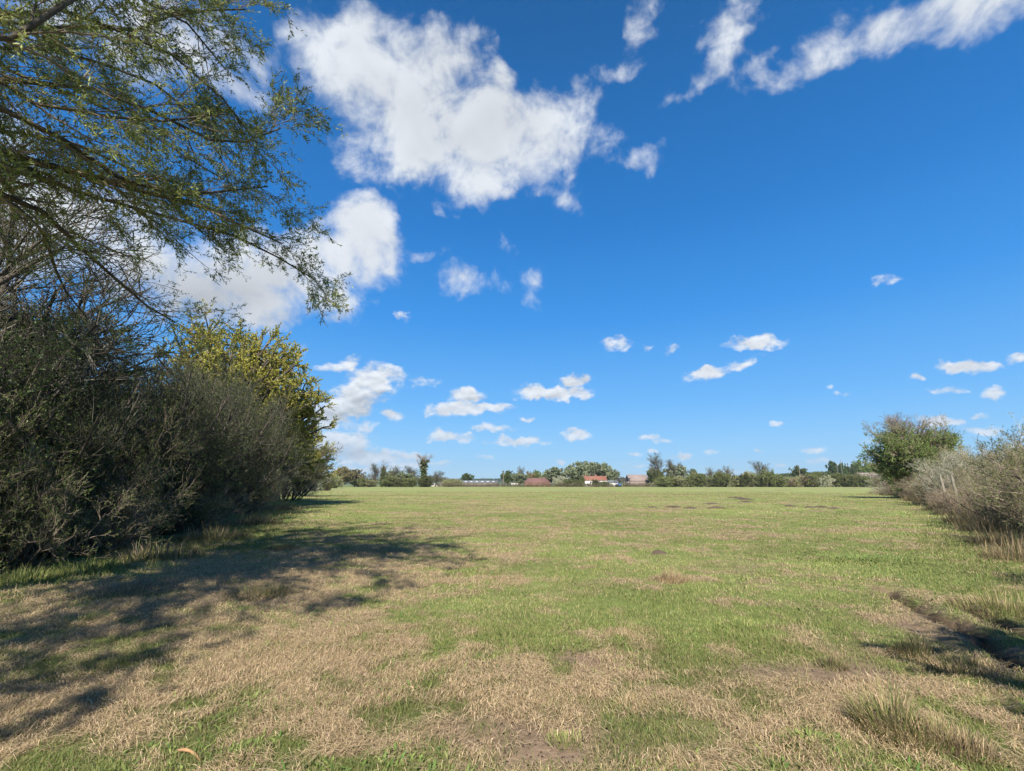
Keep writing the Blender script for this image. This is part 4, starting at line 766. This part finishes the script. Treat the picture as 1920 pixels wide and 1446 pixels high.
def gable(px0, px1, eave, ridge, Y, dep, name, lab, wallm, roofm, windows=(), over=.3, hip=0.):
    x0, x1 = at(px0, Y), at(px1, Y); w = x1 - x0; he, hr = ht(eave, Y), ht(ridge, Y + dep / 2)
    o = empty(name, ((x0 + x1) / 2, Y, 0), label=lab, cat='building'); a = w / 2 - over
    wb = MB().box(-a, a, 0, dep, -.3, he)
    for s in (-1, 1):   # gable triangles (as quads with a narrow top)
        if not hip: wb.add([(s * a, 0, he), (s * a, dep, he), (s * a, dep / 2 + .05, hr - .12), (s * a, dep / 2 - .05, hr - .12)], [(0, 1, 2, 3)])
    wb.build('wall', wallm, o)
    r = MB(); b = w / 2; t = .12; hy = over; ez = he - .03
    for s in (-1, 1):
        ye = -hy if s < 0 else dep + hy
        v = [(-b, ye, ez), (b, ye, ez), (b - hip, dep / 2, hr), (-b + hip, dep / 2, hr)]; v2 = [(x, y, z + t) for x, y, z in v]
        r.add(v + v2, [(0, 1, 2, 3), (4, 5, 6, 7), (0, 1, 5, 4), (1, 2, 6, 5), (3, 0, 4, 7)])
    if hip:
        for s in (-1, 1): r.add([(s * b, -hy, ez + t), (s * b, dep + hy, ez + t), (s * (b - hip), dep / 2 + .02, hr + t), (s * (b - hip), dep / 2 - .02, hr + t)], [(0, 1, 2, 3)])
    ro = r.build('roof', roofm, o)
    for (wx, wz, ww, wh) in windows:
        f = MB().box(wx - ww / 2 - .08, wx + ww / 2 + .08, -.06, .0, wz - .08, wz + wh + .08).build('window', M_LIGHTP, o)
        MB().box(wx - ww / 2, wx + ww / 2, -.075, -.063, wz, wz + wh).build('pane', M_DARKW, f)
    return o, ro, w, he, hr
# long grey shed with rooflights
o, ro, w, he, hr = gable(863, 934, 905.6, 901.0, 330, 16, 'long_shed', 'long low grey shed with white rooflights on the left of the farm', M_PINK, M_GREYR)
for k in range(6):
    x = -w / 2 + w * (.13 + .148 * k); f0, f1 = .35, .75; s = (hr - he) / 8.3
    y0, y1 = -.3 + 8.3 * f0, -.3 + 8.3 * f1; z0, z1 = he - .03 + s * 8.3 * f0 + .13, he - .03 + s * 8.3 * f1 + .13
    MB().add([(x - .85, y0, z0 + .02), (x + .85, y0, z0 + .02), (x + .85, y1, z1 + .02), (x - .85, y1, z1 + .02), (x - .85, y0, z0 - .1), (x + .85, y0, z0 - .1), (x + .85, y1, z1 - .1), (x - .85, y1, z1 - .1)], [(0, 1, 2, 3), (0, 4, 5, 1), (1, 5, 6, 2), (3, 2, 6, 7), (0, 3, 7, 4)]).build('rooflight', M_LIGHTP, ro)
gable(982, 1033, 905.5, 896.5, 300, 10, 'brick_barn', 'brown roofed brick barn right of the dark round tree', M_BRICK, M_BTILE, hip=3.0)
o, ro, w, he, hr = gable(1094, 1139, 901.0, 893.0, 306, 8, 'cottage', 'white cottage with an orange red tiled roof under the great willows', M_WHITE, M_TILE, [(-5, .9, 1.0, 1.1), (-1.5, .9, 1.0, 1.1), (4.2, .9, 1.2, 1.1)])
for sx in (-5.6, 1.2):
    MB().box(sx - .35, sx + .35, 3.6, 4.4, hr - .6, hr + 1.0).build('chimney', M_BRICK, ro)
MB().box(-3.6, -2.7, -.08, -.002, 0, 2.0).build('door', M_STEEL, o)
gable(1139, 1160, 905.0, 900.5, 312, 7, 'grey_shed', 'low grey roofed shed joining the cottage to the open barn', M_WHITE, M_GREYR)
gable(1181, 1219, 902.0, 890.5, 305, 14, 'old_barn', 'large pinkish old barn with patched sheet walls', M_PINK, M_PINK)
gable(808, 830, 907.5, 905.5, 300, 3, 'white_trailer', 'long white low trailer left of the long grey shed', M_WHITE, M_LIGHTP)
def open_barn():
    Y = 296.; x0, x1 = at(1157, Y), at(1181, Y); w = x1 - x0; h = ht(896.5, Y); o = empty('open_barn', (x0, Y, 0), label='open steel framed barn with a dark interior left of the old barn', cat='building')
    for i in range(4):
        for yy in (0, 6): MB().box(w * i / 3 - .14, w * i / 3 + .14, yy - .14, yy + .14, -.2, h - .3).build('steel_post', M_STEEL, o)
    MB().box(-.4, w + .4, -.4, 6.4, h - .3, h).build('roof', M_STEEL, o)
    MB().box(-.1, w + .1, -.05, .05, h - 1.3, h - 1.0).build('cross_beam', M_STEEL, o)
    MB().box(w * .6, w, 1, 5, 0, 2.6).build('feed_store', M_PINK, o); MB().box(w * .64, w * .93, .94, .998, .5, 2.3).build('dark_opening_panel', M_DARKW, o)  # dark slab on the solid store, its colour standing for the shade inside
open_barn()
def tractor():
    Y = 288.; x = at(1160, Y); o = empty('tractor', (x, Y, 0), .2, label='small blue farm machine parked before the open barn', cat='tractor'); B = material('blue_paint', (.06, .17, .42), .4)
    MB().box(-.1, 1.6, -.45, .45, .75, 1.5).build('bonnet', B, o)
    cb = MB(); cb.box(-1.6, -.1, -.7, .7, .7, 1.3); cb.box(-1.65, 0, -.75, .75, 2.5, 2.65)
    for a, b in ((-1.5, -.65), (-1.5, .65), (-.15, -.65), (-.15, .65)): cb.box(a - .05, a + .05, b - .05, b + .05, 1.3, 2.5)
    cb.build('cab', B, o)
    for cx, cy_, r, wd in ((-1, -.9, .8, .4), (-1, .9, .8, .4), (1.1, -.75, .5, .3), (1.1, .75, .5, .3)):
        m = MB(); m.tubes(np.array([[(cx, cy_ - wd / 2, r), (cx, cy_ - wd / 2 + .01, r), (cx, cy_ + wd / 2 - .01, r), (cx, cy_ + wd / 2, r)]]), np.array([[.05, r, r, .05]]), 16); wl = m.build('wheel', material('tyre', (.03, .03, .03), .8), o)
        h_ = MB(); h_.tubes(np.array([[(cx, cy_ - wd / 2 - .02, r), (cx, cy_ + wd / 2 + .02, r)]]), np.array([[r * .45, r * .45]]), 10); h_.build('rim', M_LIGHTP, wl)
tractor()
def van(px, Y, lab):
    x = at(px, Y); o = empty('livestock_trailer', (x, Y, 0), 0, label=lab, cat='trailer')
    MB().box(-2.2, 2.2, -.9, .9, .5, 2.2).build('body', M_WHITE, o); MB().box(2.2, 3.3, -.06, .06, .5, .6).build('drawbar', M_STEEL, o); MB().box(-2.25, 2.25, -.95, .95, 2.2, 2.28).build('roof', M_LIGHTP, o)
    for cx in (-.6, .5):
        m = MB(); m.tubes(np.array([[(cx, -1.0, .35), (cx, -.99, .35), (cx, -.8, .35), (cx, -.79, .35)]]), np.array([[.02, .35, .35, .02]]), 12); m.build('wheel', M_STEEL, o)
van(1147, 290, 'white trailer parked left of the blue farm machine')
van(965, 300, 'pale trailer parked left of the brown roofed barn')
def hill_barn():
    o, ro, w, he, hr = gable(1614, 1652, 890.5, 886.5, 420, 9, 'hillside_barn', 'long beige barn with a row of openings on the right hillside', M_PINK, M_WHITE, z_windows) if False else gable(1614, 1652, 892.0, 886.8, 420, 9, 'hillside_barn', 'long beige roofed barn with dark openings near the right hedge', M_PINK, M_PINK)
    for k in range(6): MB().box(-w / 2 + w * (.1 + .155 * k), -w / 2 + w * (.1 + .155 * k) + 1.6, -.05, -.003, he - 2.6, he - .6).build('dark_opening_panel', M_DARKW, o)  # flat dark slabs on the solid wall, drawn as its openings
hill_barn()
def pole(px, top, Y, lab, arm=True):
    x = at(px, Y); h = ht(top, Y); o = empty('utility_pole', (x, Y, 0), 0, label=lab, cat='utility pole', group='utility poles beyond the field'); K = 5
    MB().tubes(np.stack([np.zeros(K), np.zeros(K), np.linspace(-.2, h, K)], 1)[None], np.linspace(.19, .13, K)[None], 8).build('shaft', M_POLE, o, True)
    if arm: MB().box(-.9, .9, -.2, -.14, h - .8, h - .62).build('cross_arm', M_POLE, o)
pole(944, 885, 300, 'pale utility pole right of the long grey shed')
pole(1107, 886, 298, 'utility pole in front of the cottage roof, left of two', False); pole(1116, 884, 300, 'utility pole in front of the cottage roof, right of two', False)
pole(1502, 872, 330, 'utility pole beside the dark round tree beyond the hedgerow'); pole(1574, 872, 400, 'utility pole on the right hillside beside the pine'); pole(1582, 863, 420, 'tall thin pole on the right hillside')

# ------------------------------------------------------------------ hills and hillside trees
def hill(name, prof, Y, dep, col, seed):
    """ridge following (px, top row) pairs; a long rounded landform with woods on top"""
    rng = rs(seed); px = np.array([p[0] for p in prof]); tp = np.array([p[1] for p in prof]); n = 240; xs = np.linspace(px[0], px[-1], n); tops = np.interp(xs, px, tp)
    X = np.array([at(a, Y) for a in xs]); Hh = np.array([max(.2, ht(b, Y)) for b in tops]); J = 20; V = []
    for j in range(J):
        t = j / (J - 1); s = math.sin(t * math.pi) ** 1.2; z = Hh * s * (1 + .06 * (fbm(X * .02, X * 0 + j * .4, 3, seed) - .5)) - .6
        V.append(np.stack([X, np.full(n, Y - dep / 2 + dep * t), z], 1))
    V = np.concatenate(V); i = (np.arange(J - 1)[:, None] * n + np.arange(n - 1)[None]).ravel()
    o = MB().add(V, np.stack([i, i + 1, i + n + 1, i + n], 1)).build(name, material(name + '_land', col, .95, noise=tuple(np.array(col) * .55), nscale=.012), None, True); tag(o, kind='structure'); return o
hill('hills', [(400, 903), (600, 900), (800, 898.5), (900, 899), (1000, 899.5), (1150, 900), (1300, 899), (1440, 896), (1600, 893), (1760, 890), (1950, 892), (2200, 899)], 2400, 900, (.06, .09, .035), 3)
hill('hills', [(1420, 906), (1480, 893), (1540, 891), (1620, 889.5), (1700, 889), (1800, 891), (2100, 900)], 620, 260, (.12, .15, .05), 4)
def wood(prof, Y, n, lab, seed, s=6.):
    rng = rs(seed); px = rng.uniform(prof[0][0], prof[-1][0], n); X = (px - 960) / F * CP * Y; top = np.interp(px, [p[0] for p in prof], [p[1] for p in prof]); base = np.interp(px, [p[0] for p in prof], [p[2] for p in prof])
    zt, zb = EYE + Y * (HOR - top) / F, EYE + Y * (HOR - base) / F; mb = MB(); lump = .75 + .5 * fbm(X / (s * 2.5), X * 0, 3, seed)
    P = np.stack([X, Y + rng.normal(0, s, n), zb + (zt - zb) * rng.rand(n) ** .7 * lump], 1); mb.leaves(P, nrm(rng.normal(size=(n, 3))), s * .5, s * .35, pick(np.concatenate([G_DARK, G_OLIVE]) if Y > 400 else np.concatenate([G_OLIVE * 1.6, T_BROWN, G_RUSSET]), n, rng, .25), rng)
    o = mb.build('far_wood', M_FAR_LEAF); tag(o, lab, 'wood', kind='stuff')
wood([(400, 900, 905), (760, 899, 904), (860, 898, 903), (900, 898.5, 903), (1000, 898, 903), (1180, 898, 902), (1440, 895, 899)], 1900, 16000, 'dark wooded ridge low on the horizon left of centre', 1, 9)
wood([(1440, 892, 896), (1500, 889, 895), (1560, 885, 893), (1620, 880, 892), (1700, 880, 892), (1790, 884, 893), (1950, 886, 895)], 640, 16000, 'dark woodland along the hill above the right hedgerow', 2, 4)
HT = [('pine_tree', 'pine', 1, 1568, 866, 22, 'dark broad pine on the right hillside left of the poles'), ('pine_tree', 'pine', 2, 1585, 869, 12, 'slim dark pine between the pole and the green hillside tree'),
      ('round_tree', 'darktree', 3, 1598, 871, 18, 'dark tree right of the slim pine'), ('round_tree', 'leafy', 2, 1618, 864, 36, 'broad bright green tree on the right hillside'), ('round_tree', 'russet', 1, 1642, 868, 40, 'olive brown tree above the beige barn'),
      ('round_tree', 'palewillow', 3, 1670, 874, 40, 'pale olive tree between the beige barn and the hedge tree'), ('round_tree', 'darktree', 1, 1660, 870, 20, 'small dark tree behind the olive brown tree'), ('round_tree', 'russet', 2, 1790, 826, 50, 'brown rounded tree seen behind the right hedge')]
for nm, kind, seed, px, top, w, lab in HT:
    Y = 480 if px < 1700 else 130; far(nm, kind, seed, px, top + (0 if px < 1700 else 8), w, lab, 'tree', Y, 'trees on the right hillside')

wood([(560, 888, 907), (640, 886, 907), (700, 892, 907), (790, 891, 907), (860, 900, 907)], 335, 5200, 'hazy olive brown undergrowth behind the left part of the far hedgerow', 5, 1.6)
wood([(1222, 893, 907), (1290, 888, 907), (1400, 892, 907), (1480, 896, 907), (1560, 891, 907), (1680, 888, 907)], 345, 6500, 'hazy olive brown undergrowth behind the right part of the far hedgerow', 6, 1.6)
wood([(940, 897, 907), (1000, 894, 907), (1070, 892, 907), (1150, 896, 907), (1225, 899, 907)], 350, 3800, 'hazy olive undergrowth behind the farm buildings', 7, 1.6)
# ------------------------------------------------------------------ air
def haze():
    o = MB().box(-3600, 3600, -120, 3900, -4, 170).build('haze', bpy.data.materials.new('haze_air'))
    m = o.data.materials[0]; m.use_nodes = True; nt = m.node_tree; nt.nodes.clear()
    out = nt.nodes.new('ShaderNodeOutputMaterial'); v = nt.nodes.new('ShaderNodeVolumePrincipled')
    v.inputs['Color'].default_value = (.78, .90, 1, 1); v.inputs['Density'].default_value = .00011; v.inputs['Anisotropy'].default_value = .2
    nt.links.new(v.outputs[0], out.inputs['Volume']); tag(o, kind='stuff', label='thin pale spring haze over the far fields', cat='haze')
haze()
